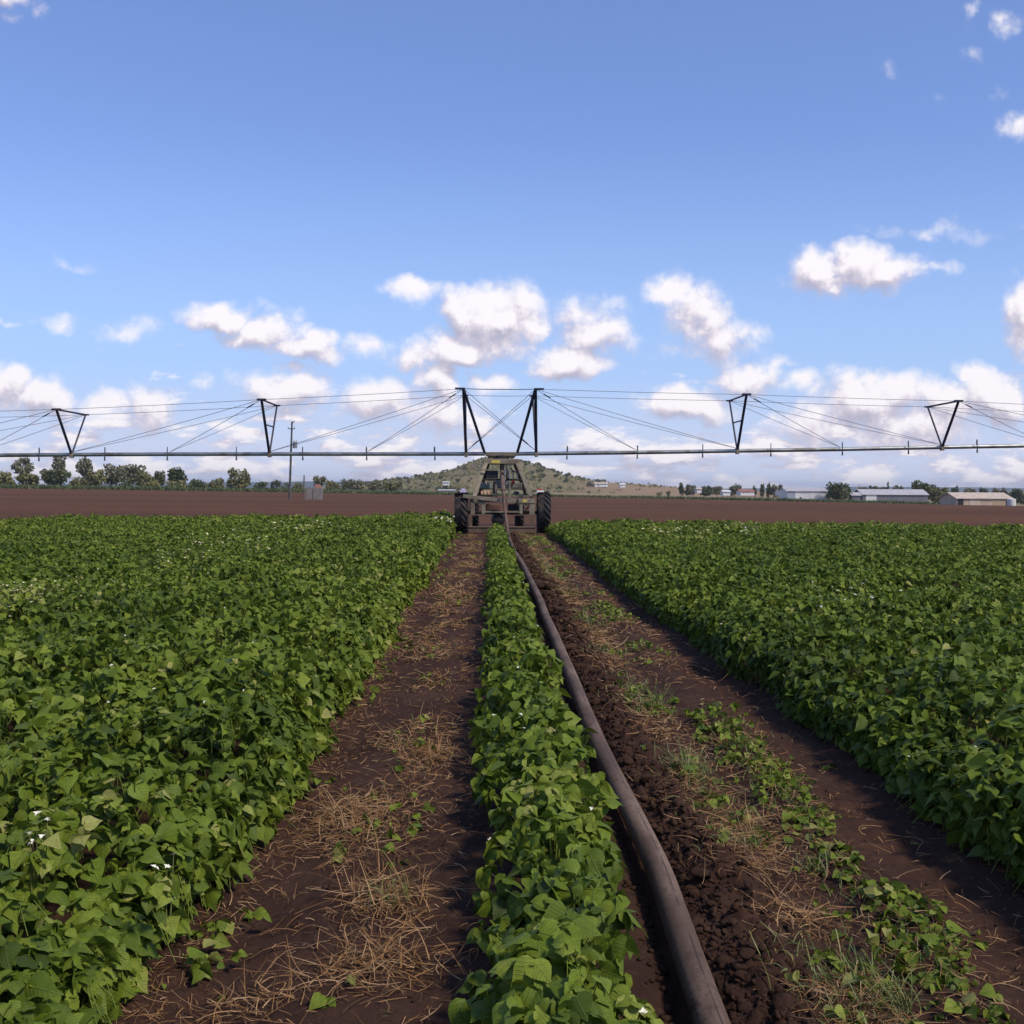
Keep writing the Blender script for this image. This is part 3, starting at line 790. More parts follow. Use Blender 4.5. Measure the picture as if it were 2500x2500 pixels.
# ------------------------------------------------------------------ hose
def spline(pts, step):
    pts = [Vector(p) for p in pts]; out = []
    for i in range(len(pts)-1):
        p0 = pts[max(i-1, 0)]; p1 = pts[i]; p2 = pts[i+1]; p3 = pts[min(i+2, len(pts)-1)]
        n = max(2, int((p2-p1).length/step))
        for j in range(n):
            t = j/n
            # centripetal-ish: plain Catmull with damped tangents
            m1 = (p2-p0)*.36*min(1, (p2-p1).length/max((p2-p0).length*.5, 1e-6)); m2 = (p3-p1)*.36*min(1, (p2-p1).length/max((p3-p1).length*.5, 1e-6))
            out.append(p1*(2*t**3-3*t*t+1)+m1*(t**3-2*t*t+t)+p2*(-2*t**3+3*t*t)+m2*(t**3-t*t))
    out.append(pts[-1]); return out
def hose():
    r = .052
    lift = [P(1241.5, 1309, 35.2), P(1238, 1288, 37.2), P(1235, 1262, 38.1), P(1231.5, 1230, 38.6), P(1228.5, 1196, 38.85)]
    pts = spline([p for p in hose_g]+lift, .12)
    N = 28; V = []; C = []; pa = None
    for i, p in enumerate(pts):
        d = (pts[min(i+1, len(pts)-1)]-pts[max(i-1, 0)]).normalized()
        a = d.cross(Vector((0, 0, 1)))
        if a.length < .3: a = pa - d*pa.dot(d)
        a.normalize(); pa = a; b = a.cross(d)
        for j in range(N):
            t = 2*math.pi*j/N; V.append(p+(a*math.cos(t)+b*math.sin(t))*r); C.append((j/N, 0, .5, 1))
    V = np.array([v[:] for v in V]); F = []
    for i in range(len(pts)-1):
        q = np.arange(N); F.append(np.stack([i*N+q, i*N+(q+1) % N, (i+1)*N+(q+1) % N, (i+1)*N+q], 1))
    o = mesh_np('irrigation_hose', V, np.concatenate(F), m_hose, attrs={'col': np.array(C)}, smooth=True)
    tag(o, 'long dusty grey-brown supply hose snaking along the dirt path to the irrigator', 'hose')
hose()

# ------------------------------------------------------------------ irrigation machine
def irrigator():
    O = Vector((.36, 40.5, 0)); root = empty('boom_irrigator', O)
    tag(root, 'boom irrigator on tractor tyres with long cable-braced pipe arms spanning the field', 'irrigator')
    def part(mb, name, mat, parent=root, **k): return mb.build(name, mat, parent, O, **k)
    D = 40.5; YN, YF = 39.1, 41.9
    # wheels -------------------------------------------------
    def wheel(cx, cy, rad, wid, nl):
        c = (cx, cy, rad-.015); h = wid/2
        rim = part(MB().lathe(c, (1, 0, 0), [(-h*.55, .10), (-h*.55, rad*.50), (-h*.8, rad*.56), (-h*.8, rad*.59), (h*.8, rad*.59), (h*.8, rad*.56), (h*.55, rad*.50), (h*.55, .10)], 28), 'wheel', m_rim, smooth=35)
        t = MB().lathe(c, (1, 0, 0), [(-h*.78, rad*.56), (-h*.98, rad*.70), (-h, rad*.82), (-h*.93, rad*.90), (-h*.6, rad*.945), (0, rad*.955), (h*.6, rad*.945), (h*.93, rad*.90), (h, rad*.82), (h*.98, rad*.70), (h*.78, rad*.56)], 44)
        C = Vector(c)
        def on(a, o, r): return C+Vector((o, math.cos(a)*r, math.sin(a)*r))
        for i in range(nl):
            for sg in (-1, 1):
                a0 = 2*math.pi*(i+(.5 if sg > 0 else 0))/nl
                st = [(0.02, 0.0, .965), (.45, .16, .962), (.80, .30, .935), (1.0, .40, .86)]
                vs = []
                for o, da, rr in st:
                    w2 = .030
                    for dr, dw in ((-.05, -1), (-.05, 1), (.045, .75), (.045, -.75)):
                        vs.append(on(a0+da+dw*w2/rad, sg*o*h*1.01, rad*rr+dr*.9))
                fs = [(0, 3, 2, 1), (12, 13, 14, 15)]
                for q in range(3):
                    for e in range(4): A = q*4+e; B = q*4+(e+1) % 4; fs.append((A, B, B+4, A+4))
                t.add(vs, fs)
        part(t, 'tyre', m_tyre, rim, smooth=35)
        part(MB().lathe(c, (1, 0, 0), [(-h*.62, .03), (-h*.62, .09), (h*.62, .09), (h*.62, .03)], 16), 'hub', m_dark, rim, smooth=40)
    xl_, xr_ = P(1126.5, 1250, 39.5).x, P(1327.5, 1250, 39.5).x
    wheel(xl_, 39.6, .745, .47, 20); wheel(xr_, 39.6, .745, .47, 20)
    wheel(P(1158, 1250, 43.6).x, 43.6, .62, .36, 18); wheel(P(1268, 1250, 43.6).x, 43.6, .62, .36, 18)
    part(MB().tube([(xl_+.1, 39.6, .73), (xr_-.1, 39.6, .73)], .06, 12), 'axle', m_dark, smooth=40)
    part(MB().tube([(P(1158, 1250, 43.6).x, 43.6, .605), (P(1268, 1250, 43.6).x, 43.6, .605)], .05, 10), 'axle', m_dark, smooth=40)
    # chassis -------------------------------------------------
    zc = P(1200, 1219, 39.2).z
    mb = MB()
    for px in (1160, 1296): x = P(px, 1219, 39.2).x; mb.box(x-.07, 39.32, zc-.14, x+.07, 43.9, zc+.02)
    for yy in (40.6, 42.2, 43.8): mb.box(P(1160, 1219, 39.2).x+.07, yy-.05, zc-.12, P(1296, 1219, 39.2).x-.07, yy+.05, zc)
    part(mb, 'chassis_rail', m_frame, bevel=.008)
    part(MB().bar(P(1130, 1211, 39.0), P(1225, 1222.5, 39.0), .13, .12), 'rear_beam', m_frame, bevel=.01)
    part(MB().pbox(1236, 1218, 1306, 1229, 39.0, .14), 'rear_beam', m_frame, bevel=.01)
    part(MB().pbox(1276, 1219.5, 1287, 1226, 38.994, .004), 'warning_sticker', m_yel)
    mb = MB().pbox(1148.5, 1224, 1159, 1256, 39.02, .10).pbox(1175.5, 1226, 1184.5, 1255, 39.02, .10).pbox(1159, 1225, 1175.5, 1229.5, 39.04, .07)
    part(mb, 'side_frame', m_frame, bevel=.008)
    part(MB().bar(P(1160, 1252, 39.3), P(1175, 1232, 39.3), .05), 'brace', m_muddy)
    mb = MB().pbox(1268, 1229, 1276, 1255, 39.02, .10).pbox(1292, 1229, 1306, 1257, 39.02, .10).pbox(1276, 1229, 1292, 1234, 39.04, .07)
    part(mb, 'side_frame', m_frame, bevel=.008)
    part(MB().bar(P(1279, 1252, 39.3), P(1291, 1236, 39.3), .05), 'brace', m_muddy)
    part(MB().pbox(1184, 1247.5, 1268, 1252, 39.05, .08), 'lower_rail', m_frame, bevel=.006)
    part(MB().pbox(1144, 1255.5, 1198, 1259, 38.98, .35), 'foot_plate', m_muddy)
    part(MB().pbox(1256, 1256.5, 1310, 1259, 38.98, .35), 'foot_plate', m_muddy)
    for px in (1191.5, 1264.5): part(MB().bar(P(px, 1218, 38.97), P(px+.3, 1235, 38.97), .03), 'tow_pin', m_dark)
    mb = MB(); a = P(1143, 1285, 38.75); b = P(1308, 1299, 38.75)
    mb.box(a.x, 38.75, .02, b.x, 38.95, a.z); mb.box(a.x, 38.72, a.z-.05, b.x, 38.75, a.z)
    part(mb, 'skid_beam', m_muddy, bevel=.012)
    for px in (1150, 1300): part(MB().pbox(px-3, 1257, px+3, 1286, 38.85, .08), 'skid_hanger', m_muddy)
    # gearbox and pump slung in the middle
    c = P(1216, 1268, 39.9)
    part(MB().lathe(c, (0, 1, 0), [(-.25, .12), (-.22, .20), (0, .25), (.2, .25), (.3, .14)], 20), 'gearbox', m_dark, smooth=40)
    part(MB().pbox(1186, 1231, 1222, 1247, 39.9, .5), 'fuel_tank', surf('rust_brown', (.09, .045, .035), (.14, .075, .055), 4, .8), bevel=.03)
    part(MB().pbox(1240, 1231, 1266, 1247, 39.9, .5), 'battery_box', m_dark, bevel=.02)
    # fenders with the things bolted on them
    part(MB().pbox(1101, 1203, 1146, 1205, 39.1, .8), 'fender', m_dark)
    part(MB().pbox(1112, 1186, 1115, 1203, 39.3, .05), 'marker_post', m_frame)
    part(MB().pbox(1122, 1197, 1138, 1203, 39.3, .3).pbox(1126, 1193, 1136, 1197, 39.35, .2), 'tool_box', m_lilac, bevel=.015)
    part(MB().pbox(1310, 1197.5, 1328, 1202, 39.2, .5), 'fender', m_whitep, bevel=.01)
    part(MB().pbox(1311, 1194, 1324, 1197, 39.25, .3), 'lamp_cover', m_red, bevel=.01)
    part(MB().bar(P(1296, 1203, 39.4), P(1312, 1198, 39.4), .06), 'fender_arm', m_frame)
    # A-frame -------------------------------------------------
    for (bx, by, tx) in ((1157, 1214, 1186.5), (1296.5, 1214, 1263)):
        part(MB().bar(P(bx, by, 39.15), P(tx, 1132, 40.1), .135, .12), 'frame_leg', m_frame, bevel=.01)
        ix = 8 if bx < 1200 else -8
        a = P(tx+ix*.6, 1136, 40.9); b = P(bx+ix*1.5, 1212, 43.4)
        part(MB().bar(b, a, .11, .10), 'frame_leg', m_dark, bevel=.01)
    part(MB().pbox(1163, 1145.5, 1218, 1148.5, 39.6, .08), 'step_rail', m_frame)
    part(MB().pbox(1178, 1168.5, 1276, 1174, 40.3, .10), 'cross_member', m_dark, bevel=.008)
    part(MB().pbox(1179.5, 1120, 1269, 1133.5, 40.1, .8), 'top_beam', m_frame, bevel=.02)
    part(MB().pbox(1200, 1123.5, 1221, 1131, 40.094, .004), 'warning_sticker', m_yel)
    part(MB().pbox(1185, 1103.5, 1262, 1113.5, 40.25, .5).pbox(1190, 1112.5, 1257, 1118, 40.3, .4), 'pipe_cradle', m_frame, bevel=.012)
    part(MB().lathe(P(1224, 1119, 40.5), (0, 0, 1), [(-.1, .3), (.1, .3)], 24), 'turntable', m_dark, smooth=40)
    # control box, manifold, engine ---------------------------
    part(MB().pbox(1186, 1149, 1216, 1168, 40.35, .35), 'control_box', surf('box_black', (.014, .015, .022), (.022, .022, .03), 3, .5), bevel=.015)
    ip = [P(1228.5, 1198, 38.85), P(1227.5, 1182, 39.2), P(1226, 1160, 40.2), P(1225, 1120, 40.5)]
    part(MB().tube(spline(ip, .08), .085, 14), 'inlet_pipe', surf('rusty_pipe', (.10, .065, .05), (.17, .12, .095), 5, .8), smooth=50)
    for x0, y0, y1, w in ((1232.5, 1146, 1172, 4.5), (1243, 1148, 1170, 4.2), (1253, 1152, 1170, 3.4), (1263, 1155, 1170, 3.2)):
        part(MB().tube([P(x0, y1, 40.1), P(x0, y0, 40.1)], w/FPX*40/2*1.1, 10), 'valve_riser', m_galv, smooth=50)
    part(MB().tube(spline([P(1247, 1142, 40), P(1252, 1150, 39.9), P(1262, 1152, 39.9), P(1268, 1147, 40)], .05), .03, 8), 'hydraulic_hose', m_dark, smooth=60)
    part(MB().tube(spline([P(1236, 1140, 40), P(1239, 1152, 39.9), P(1237, 1162, 39.9), P(1240, 1170, 40)], .05), .035, 8), 'hydraulic_hose', m_dark, smooth=60)
    part(MB().pbox(1168, 1192.5, 1284, 1195.5, 40.2, 1.9), 'engine_deck', m_dark)
    eng = part(MB().pbox(1172, 1181, 1202, 1192.5, 40.6, .6).pbox(1248, 1178, 1275, 1192.5, 40.6, .8).pbox(1204, 1174, 1246, 1192, 41.2, .9), 'engine', m_engine, bevel=.03)
    for i in range(4): part(MB().pbox(1176+i*6.5, 1176, 1179+i*6.5, 1181, 40.7, .3), 'injector', m_galv, eng)
    part(MB().tube([P(1197, 1192, 40.4), P(1197, 1177, 40.4)], .06, 10), 'filter', m_engine, eng, smooth=50)
    part(MB().tube(spline([P(1222, 1178, 40.3), P(1229, 1184, 40.2), P(1238, 1180, 40.3), P(1246, 1186, 40.3)], .04), .035, 8), 'coolant_hose', surf('tan_hose', (.38, .28, .20), (.48, .36, .26), 8, .7), eng, smooth=60)
    part(MB().lathe(P(1253, 1178, 40.5), (0, 1, 0), [(-.05, .03), (-.05, .07), (.05, .07), (.05, .03)], 12), 'filler_cap', m_red, eng, smooth=50)
    for x0, x1 in ((1173.5, 1178), (1181, 1187), (1190, 1202)): part(MB().pbox(x0, 1199, x1, 1208, 39.8, .12), 'filter_cartridge', m_orange, bevel=.015)
    part(MB().pbox(1163, 1208.5, 1206, 1212.5, 39.6, .5), 'step', m_dark)
    part(MB().pbox(1254, 1199, 1272, 1208, 39.9, .3), 'pump', m_engine, bevel=.03); part(MB().pbox(1260, 1200.5, 1267, 1206.5, 39.87, .03), 'pump_cover', m_dark)
    part(MB().pbox(1250, 1209, 1288, 1213, 39.6, .5), 'step', m_frame)
    part(MB().pbox(1209, 1182, 1213.5, 1216, 39.3, .07), 'guide_post', m_frame, bevel=.006); part(MB().pbox(1242, 1176, 1247, 1217, 39.3, .07), 'guide_post', m_frame, bevel=.006)
    part(MB().pbox(1203, 1176, 1208.5, 1206, 39.7, .15), 'muffler', m_dark, bevel=.03)
    # boom ---------------------------------------------------
    bl = [(-330, 1113.5), (-60, 1112), (175, 1110), (415, 1108.8), (658, 1108.5), (897, 1108.5), (1138, 1108.2)]
    br = [(1309, 1107.5), (1553, 1104.8), (1800, 1100.8), (2050, 1097), (2300, 1092), (2550, 1087.5), (2820, 1083)]
    BL = [P(x, y, D) for x, y in bl]; BR = [P(x, y, D) for x, y in br]
    ML = P(1184, 1108, D); MR = P(1262, 1108, D)
    part(MB().tube(BL+[ML], .073, 14), 'boom_pipe', m_galv, smooth=50)
    part(MB().tube([MR]+BR, .073, 14), 'boom_pipe', m_galv, smooth=50)
    nodes = {'L3': (BL[0], 4.1), 'L1': (BL[2], P(144.7, 999.7, YN).z), 'L2': (BL[4], P(632.4, 975.5, YN).z), 'R1': (BR[2], P(1817, 963, YN).z), 'R2': (BR[4], P(2328.5, 979, YN).z), 'R3': (BR[6], 4.5)}
    tops = {}
    for k, (b, zt) in nodes.items():
        N_ = Vector((b.x, YN, zt)); F_ = Vector((b.x, YF, zt)); tops[k] = (N_, F_)
        t = MB().tube([b, N_], .050, 8).tube([b, F_], .034, 8).tube([N_, F_], .034, 8)
        if k in ('L2', 'R1'): t.tube([b.lerp(N_, .55), b.lerp(F_, .55)], .028, 8)
        tw = part(t, 'tower', m_navy, smooth=50)
        part(MB().box(b.x-.06, D-.09, b.z-.12, b.x+.06, D+.09, b.z+.10), 'clamp', m_frame, tw, bevel=.01)
        part(MB().box(b.x-.16, YN-.03, zt-.03, b.x+.16, YN+.03, zt+.04), 'top_plate', m_navy, tw); part(MB().box(b.x-.12, YF-.03, zt-.03, b.x+.12, YF+.03, zt+.03), 'top_plate', m_navy, tw)
    zt = P(1131, 949, YN).z
    for k, bx, inner in (('CL', BL[-1], ML), ('CR', BR[0], MR)):
        xx = P(1131.5, 949, YN).x if k == 'CL' else P(1307.5, 949, YN).x
        N_ = Vector((xx, YN, zt)); F_ = Vector((xx, YF, zt)); tops[k] = (N_, F_)
        t = MB().tube([bx, N_], .055, 8).tube([bx, F_], .036, 8).tube([inner, N_], .052, 8).tube([inner, F_], .034, 8).tube([N_, F_], .040, 8)
        t.tube([bx.lerp(N_, .5), bx.lerp(F_, .5)], .028, 8)
        tw = part(t, 'tower', m_navy, smooth=50)
        part(MB().box(bx.x-.06, D-.09, bx.z-.12, bx.x+.06, D+.09, bx.z+.10), 'clamp', m_frame, tw, bevel=.01)
        sx = -1 if k == 'CL' else 1
        part(MB().box(min(xx-.05*sx, xx+.3*sx), YN-.03, zt-.03, max(xx-.05*sx, xx+.3*sx), YN+.03, zt+.04), 'top_plate', m_navy, tw); part(MB().box(xx-.12, YF-.03, zt-.03, xx+.12, YF+.03, zt+.03), 'top_plate', m_navy, tw)
    def cable(a, b, r=.0085, sag=.0, tb=None):
        m = a.lerp(b, .5)-Vector((0, 0, sag))
        pts = [a.lerp(b, i/6)-Vector((0, 0, sag*4*(i/6)*(1-i/6))) for i in range(7)]
        c = part(MB().tube(pts, r, 6), 'cable', m_cable, smooth=60)
        if tb:
            L_ = (b-a).length; p = a.lerp(b, tb[0]/L_); q = a.lerp(b, tb[1]/L_)
            part(MB().tube([p, q], .022, 8), 'turnbuckle', m_dark, c, smooth=60)
    chain = ['L3', 'L1', 'L2', 'CL', 'CR', 'R1', 'R2', 'R3']
    for i in range(len(chain)-1):
        for f in (0, 1):
            a = tops[chain[i]][f]; b = tops[chain[i+1]][f]
            cable(a, b, .016 if (chain[i] == 'CL' and f == 0) else .0085, .02)
    e = Vector((0, 0, .09))
    for frm, far_, mid in (('CL', BL[4], BL[5]), ('L2', BL[2], BL[3]), ('L1', BL[0], BL[1]), ('CR', BR[2], BR[1]), ('R1', BR[4], BR[3]), ('R2', BR[6], BR[5])):
        for f in (0, 1):
            cable(tops[frm][f], far_+e, .0085, .03); cable(tops[frm][f], mid+e, .0085, .03, (.35, .65) if f == 0 else None)
    for f in (0, 1):
        cable(tops['CL'][f], BR[0]+e, .009, 0, (2.95, 3.25) if f == 0 else None); cable(tops['CR'][f], BL[-1]+e, .009, 0, (2.95, 3.25) if f == 0 else None)
    # sprinklers on goosenecks
    def pipe_at(px):
        for A in (bl, br):
            if A[0][0] <= px <= A[-1][0]:
                return P(px, float(np.interp(px, [a[0] for a in A], [a[1] for a in A])), D)
    for px in (-225, -65, 96.6, 256.7, 408.8, 577, 738.4, 893.9, 1059.8, 1386, 1557, 1716, 1882, 2056, 2216.8, 2384, 2550, 2715):
        b = pipe_at(px)
        arc = [b+Vector((-.0, -.0, .06)), b+Vector((0, 0, .20))]+[b+Vector((0, -.075+.075*math.cos(t), .20+.06*math.sin(t))) for t in (.6, 1.2, 1.9, 2.6)]+[b+Vector((0, -.15, .18)), b+Vector((0, -.15, -.12))]
        arc = [b+Vector(((q-b).y*-.25*(1 if px < 1200 else -1), (q-b).y, (q-b).z)) for q in arc]
        sp = part(MB().tube(arc, .015, 8), 'sprinkler', m_cable, smooth=60)
        e_ = arc[-1]
        part(MB().lathe(e_, (0, 0, -1), [(-.04, .018), (.0, .026), (.07, .024), (.085, .036), (.11, .036)], 10), 'nozzle', m_dark, sp, smooth=50)
irrigator()

# ------------------------------------------------------------------ things by the far edge of the ploughed field
def gz(px, d): x = P(px, 1200, d).x; return x, tz(x, d)
def utility_pole():
    d = 147.0; x, z = gz(706.5, d); top = P(713, 1029, d)
    root = empty('utility_pole', (x, d, z)); O = (x, d, z)
    tag(root, 'leaning timber power pole with a grey transformer standing in the ploughed field', 'power pole')
    b = Vector((x, d, z-.3)); wood = surf('pole_timber', (.055, .052, .055), (.11, .10, .095), 2, .85, bump=.2)
    MB().tube([b, b.lerp(top, .5), top], [.17, .145, .11], 12).build('pole', wood, root, O, smooth=50)
    ax = (top-b).normalized()
    def on(py): return b+ax*((P(710, py, d).z-b.z)/ax.z)
    p = on(1047); MB().box(p.x-.5, d-.20, p.z-.05, p.x+.45, d-.12, p.z+.06).build('crossarm', wood, root, O)
    p2 = on(1031); MB().box(p2.x-.1, d-.18, p2.z-.04, p2.x+.38, d-.12, p2.z+.05).build('crossarm', wood, root, O)
    ins = surf('insulator', (.2, .2, .22), (.3, .3, .3), 5, .4)
    for q, xx in ((p, -.42), (p, .38), (p2, .32)):
        MB().lathe((q.x+xx, d-.16, q.z+.06), (0, 0, 1), [(0, .03), (.06, .06), (.1, .035), (.16, .05), (.2, .02)], 8).build('insulator', ins, root, O, smooth=50)
    c = on(1086)+Vector((.52, -.05, 0))
    t = MB().lathe(c, (0, 0, 1), [(-.45, .25), (-.42, .30), (.36, .30), (.40, .26)], 18).build('transformer', surf('transformer_grey', (.17, .185, .19), (.24, .25, .25), 4, .5), root, O, smooth=40)
    for dx in (-.15, .15): MB().lathe(c+Vector((dx, 0, .40)), (0, 0, 1), [(0, .035), (.10, .06), (.18, .04), (.28, .045)], 8).build('bushing', ins, t, O, smooth=50)
    MB().bar(c+Vector((-.45, 0, .1)), c+Vector((-.2, 0, .1)), .08).build('bracket', m_dark, root, O)
utility_pole()
def post_and_box():
    d = 140.0; x, z = gz(741.5, d); t = P(742.5, 1160, d)
    MB().tube([(x, d, z-.2), t], [.10, .085], 10).build('field_post', surf('post_timber', (.10, .085, .075), (.16, .14, .12), 3, .9), None, (x, d, z), smooth=50)
    o = bpy.data.objects['field_post']; tag(o, 'short bare timber post beside the grey pump box', 'post')
    d = 150.0; a = P(746, 1190, d); b = P(784, 1211, d); z0 = min(tz(a.x, d), b.z)
    O = ((a.x+b.x)/2, d, z0); root = empty('pump_box', O); tag(root, 'grey block pump box with a rusty red lid at the edge of the field', 'pump box')
    conc = surf('grey_block', (.16, .145, .13), (.22, .20, .18), 1.5, .9, bump=.3, bscale=6)
    w = (b.x-a.x); mx = a.x+w*.45
    MB().box(a.x, d, z0-.2, mx-.03, d+1.4, a.z).build('block_wall', conc, root, O, bevel=.02)
    MB().box(mx+.03, d+.1, z0-.2, b.x, d+1.4, a.z-.05).build('block_wall', conc, root, O, bevel=.02)
    MB().box(mx-.03, d+.08, z0-.2, mx+.03, d+1.3, a.z-.25).build('door', m_dark, root, O)
    c = P(767, 1187.5, d); e = P(783, 1182, d)
    MB().hexa([(c.x, d+.1, a.z-.05), (e.x, d+.1, a.z-.05), (e.x, d+1.2, a.z-.05), (c.x, d+1.2, a.z-.05), (c.x+.15, d+.3, e.z), (e.x-.2, d+.3, e.z-.04), (e.x-.2, d+1, e.z-.04), (c.x+.15, d+1, e.z)]).build('lid', surf('rust_red', (.22, .10, .07), (.30, .16, .11), 4, .8), root, O)
post_and_box()

# tall green strip along the far edge
def verge():
    n = 30000; x = rng.uniform(-190, 150, n); y = rng.uniform(300, 309, n)
    px = 1200+x/y*FPX; k = (px < 2270+40*rng.normal(0, 1, n)); x, y = x[k], y[k]; n = len(x)
    px = 1200+x/y*FPX
    h = np.interp(px, [-300, 0, 500, 1100, 1400, 1900, 2300], [1.5, 1.45, 1.15, .85, .75, .95, .8])*rng.uniform(.5, 1.05, n)*(.75+.5*fbm(x*.08, y*.2, 3, 5))
    V, F, C = ribbons(np.stack([x, y, terrain(x, y)-.05], 1), rng.uniform(0, 6.28, n), rng.uniform(.9, 1.5, n), h*1.1, rng.uniform(.12, .30, n), np.stack([rng.normal(0, .15, n), rng.normal(-.2, .12, n)], 1),
                      np.clip(rng.beta(2, 2.4, n)*.8+.25*(fbm(x*.03, y*.1, 2, 8)-.5), 0, 1), 3)
    m = leafmat('verge_leaf', [(0, (.055, .075, .022)), (.5, (.11, .135, .038)), (1, (.20, .19, .075))], .15)
    tag(mesh_np('verge_grass', V, F, m, attrs={'col': C}), 'strip of tall green grass along the far edge of the ploughed field', 'grass', kind='stuff')
verge()

# ------------------------------------------------------------------ trees
def crown_cards(blobs, n, size, hollow=.55):
    """leaf clumps through ellipsoid blobs (cx,cy,cz,rx,ry,rz)"""
    B = np.array(blobs, float); vol = (B[:, 3]*B[:, 4]*B[:, 5])**.7; pick = rng.choice(len(B), n, p=vol/vol.sum())
    u = rng.normal(0, 1, (n, 3)); u /= np.linalg.norm(u, axis=1)[:, None]; r = (hollow+(1-hollow)*rng.random(n))**.8
    rag = .8+.45*vn(u[:, 0]*2.2+pick*7, u[:, 2]*2.2+u[:, 1]*1.3, 3)
    c = B[pick, :3]+u*(r*rag)[:, None]*B[pick, 3:]
    a = rng.normal(0, 1, (n, 3)); a /= np.linalg.norm(a, axis=1)[:, None]
    b = np.cross(a, rng.normal(0, 1, (n, 3))); b /= np.linalg.norm(b, axis=1)[:, None]
    s = size*rng.uniform(.6, 1.3, n)[:, None]
    V = np.stack([c-a*s-b*s*.5, c+a*s*.9-b*s*.6, c+a*s*.2+b*s, c-a*s*.7+b*s*.55], 1)
    F = np.arange(n*4).reshape(n, 4)
    tint = np.clip(.5+rng.normal(0, .2, n)+.25*(vn(pick*3.7, pick*1.3, 5)-.5)*2, 0, 1)
    col = np.zeros((n, 4, 4), np.float32); col[:, :, 2] = tint[:, None]; col[:, :, 3] = 1
    return V.reshape(-1, 3), F, col.reshape(-1, 4)
def tree(name, px, top, width, d, style, label, cat='tree', group='trees beyond the ploughed field', base=None):
    x, z = gz(px, d); z0 = z
    t = P(px, top, d); h = (t.z-z0)*.96; w = width/FPX*d
    root = empty(name, (x, d, z0)); tag(root, label, cat, group)
    st = {'gum': (m_gum, .20, 12), 'dark': (m_scrub, .12, 9), 'olive': (m_olive, .12, 11), 'bush': (m_olive, .05, 6), 'sparse': (m_gum, .36, 11), 'darkbush': (m_scrub, .05, 5), 'pine': (m_scrub, .1, 5)}[style]
    mat, cb, nb = st; blobs = []; mb = MB()
    r0 = max(.10, h*.030); cz0 = h*cb
    mb.tube([(x, d, z0-.3), (x+rng.normal(0, .02)*h, d, z0+h*.35), (x+rng.normal(0, .03)*h, d, z0+h*.8)], [r0, r0*.75, r0*.3], 7)
    if style == 'pine':
        for i in range(6): f = i/5; blobs.append((0, 0, h*(.15+.8*f), w*.5*(1.05-f), w*.5*(1.05-f), h*.12))
    else:
        blobs.append((0, 0, (h+cz0)/2, w*.36, w*.36, (h-cz0)*.45))
        for i in range(nb):
            a = 2*math.pi*i/nb+rng.uniform(-.4, .4); rr = w*.5*rng.uniform(.45, .68) if style != 'sparse' else w*.5*rng.uniform(.4, .8)
            f = rng.uniform(.15, .85); cz = cz0+(h-cz0)*f
            br_ = w*(.5-.22*abs(f-.4))*rng.uniform(.28, .54)*(.62 if style == 'sparse' else 1)
            bz = min((h-cz0)*rng.uniform(.16, .36), h-cz+.05*h)*(.75 if style == 'sparse' else 1)
            blobs.append((math.cos(a)*rr, math.sin(a)*rr, cz, br_, br_, max(bz, h*.06)))
            mb.tube([(x, d, z0+h*cb*.8+h*.1*f), (x+math.cos(a)*rr*.8, d+math.sin(a)*rr*.8, z0+cz)], [r0*.5, r0*.18], 5)
    mb.build('trunk', m_pale_bark if style in ('gum', 'sparse') else m_bark, root, (x, d, z0), smooth=60)
    n = int(np.clip(w*h*26, 240, 1500)*(0.55 if style in ('sparse',) else 1)); cs = float(np.clip(.05*(w+h), .22, .55))*(d/320)**.5
    V, F, C = crown_cards(blobs, n, cs*.62, .45)
    V = V+np.array([0, 0, 0]); keep = V[:, 2].reshape(-1, 4).min(1) > -.1
    F = np.arange(keep.sum()*4).reshape(-1, 4); V = V.reshape(-1, 4, 3)[keep].reshape(-1, 3); C = C.reshape(-1, 4, 4)[keep].reshape(-1, 4)
    mesh_np('crown', V, F, mat, parent=root, attrs={'col': C})
    return root

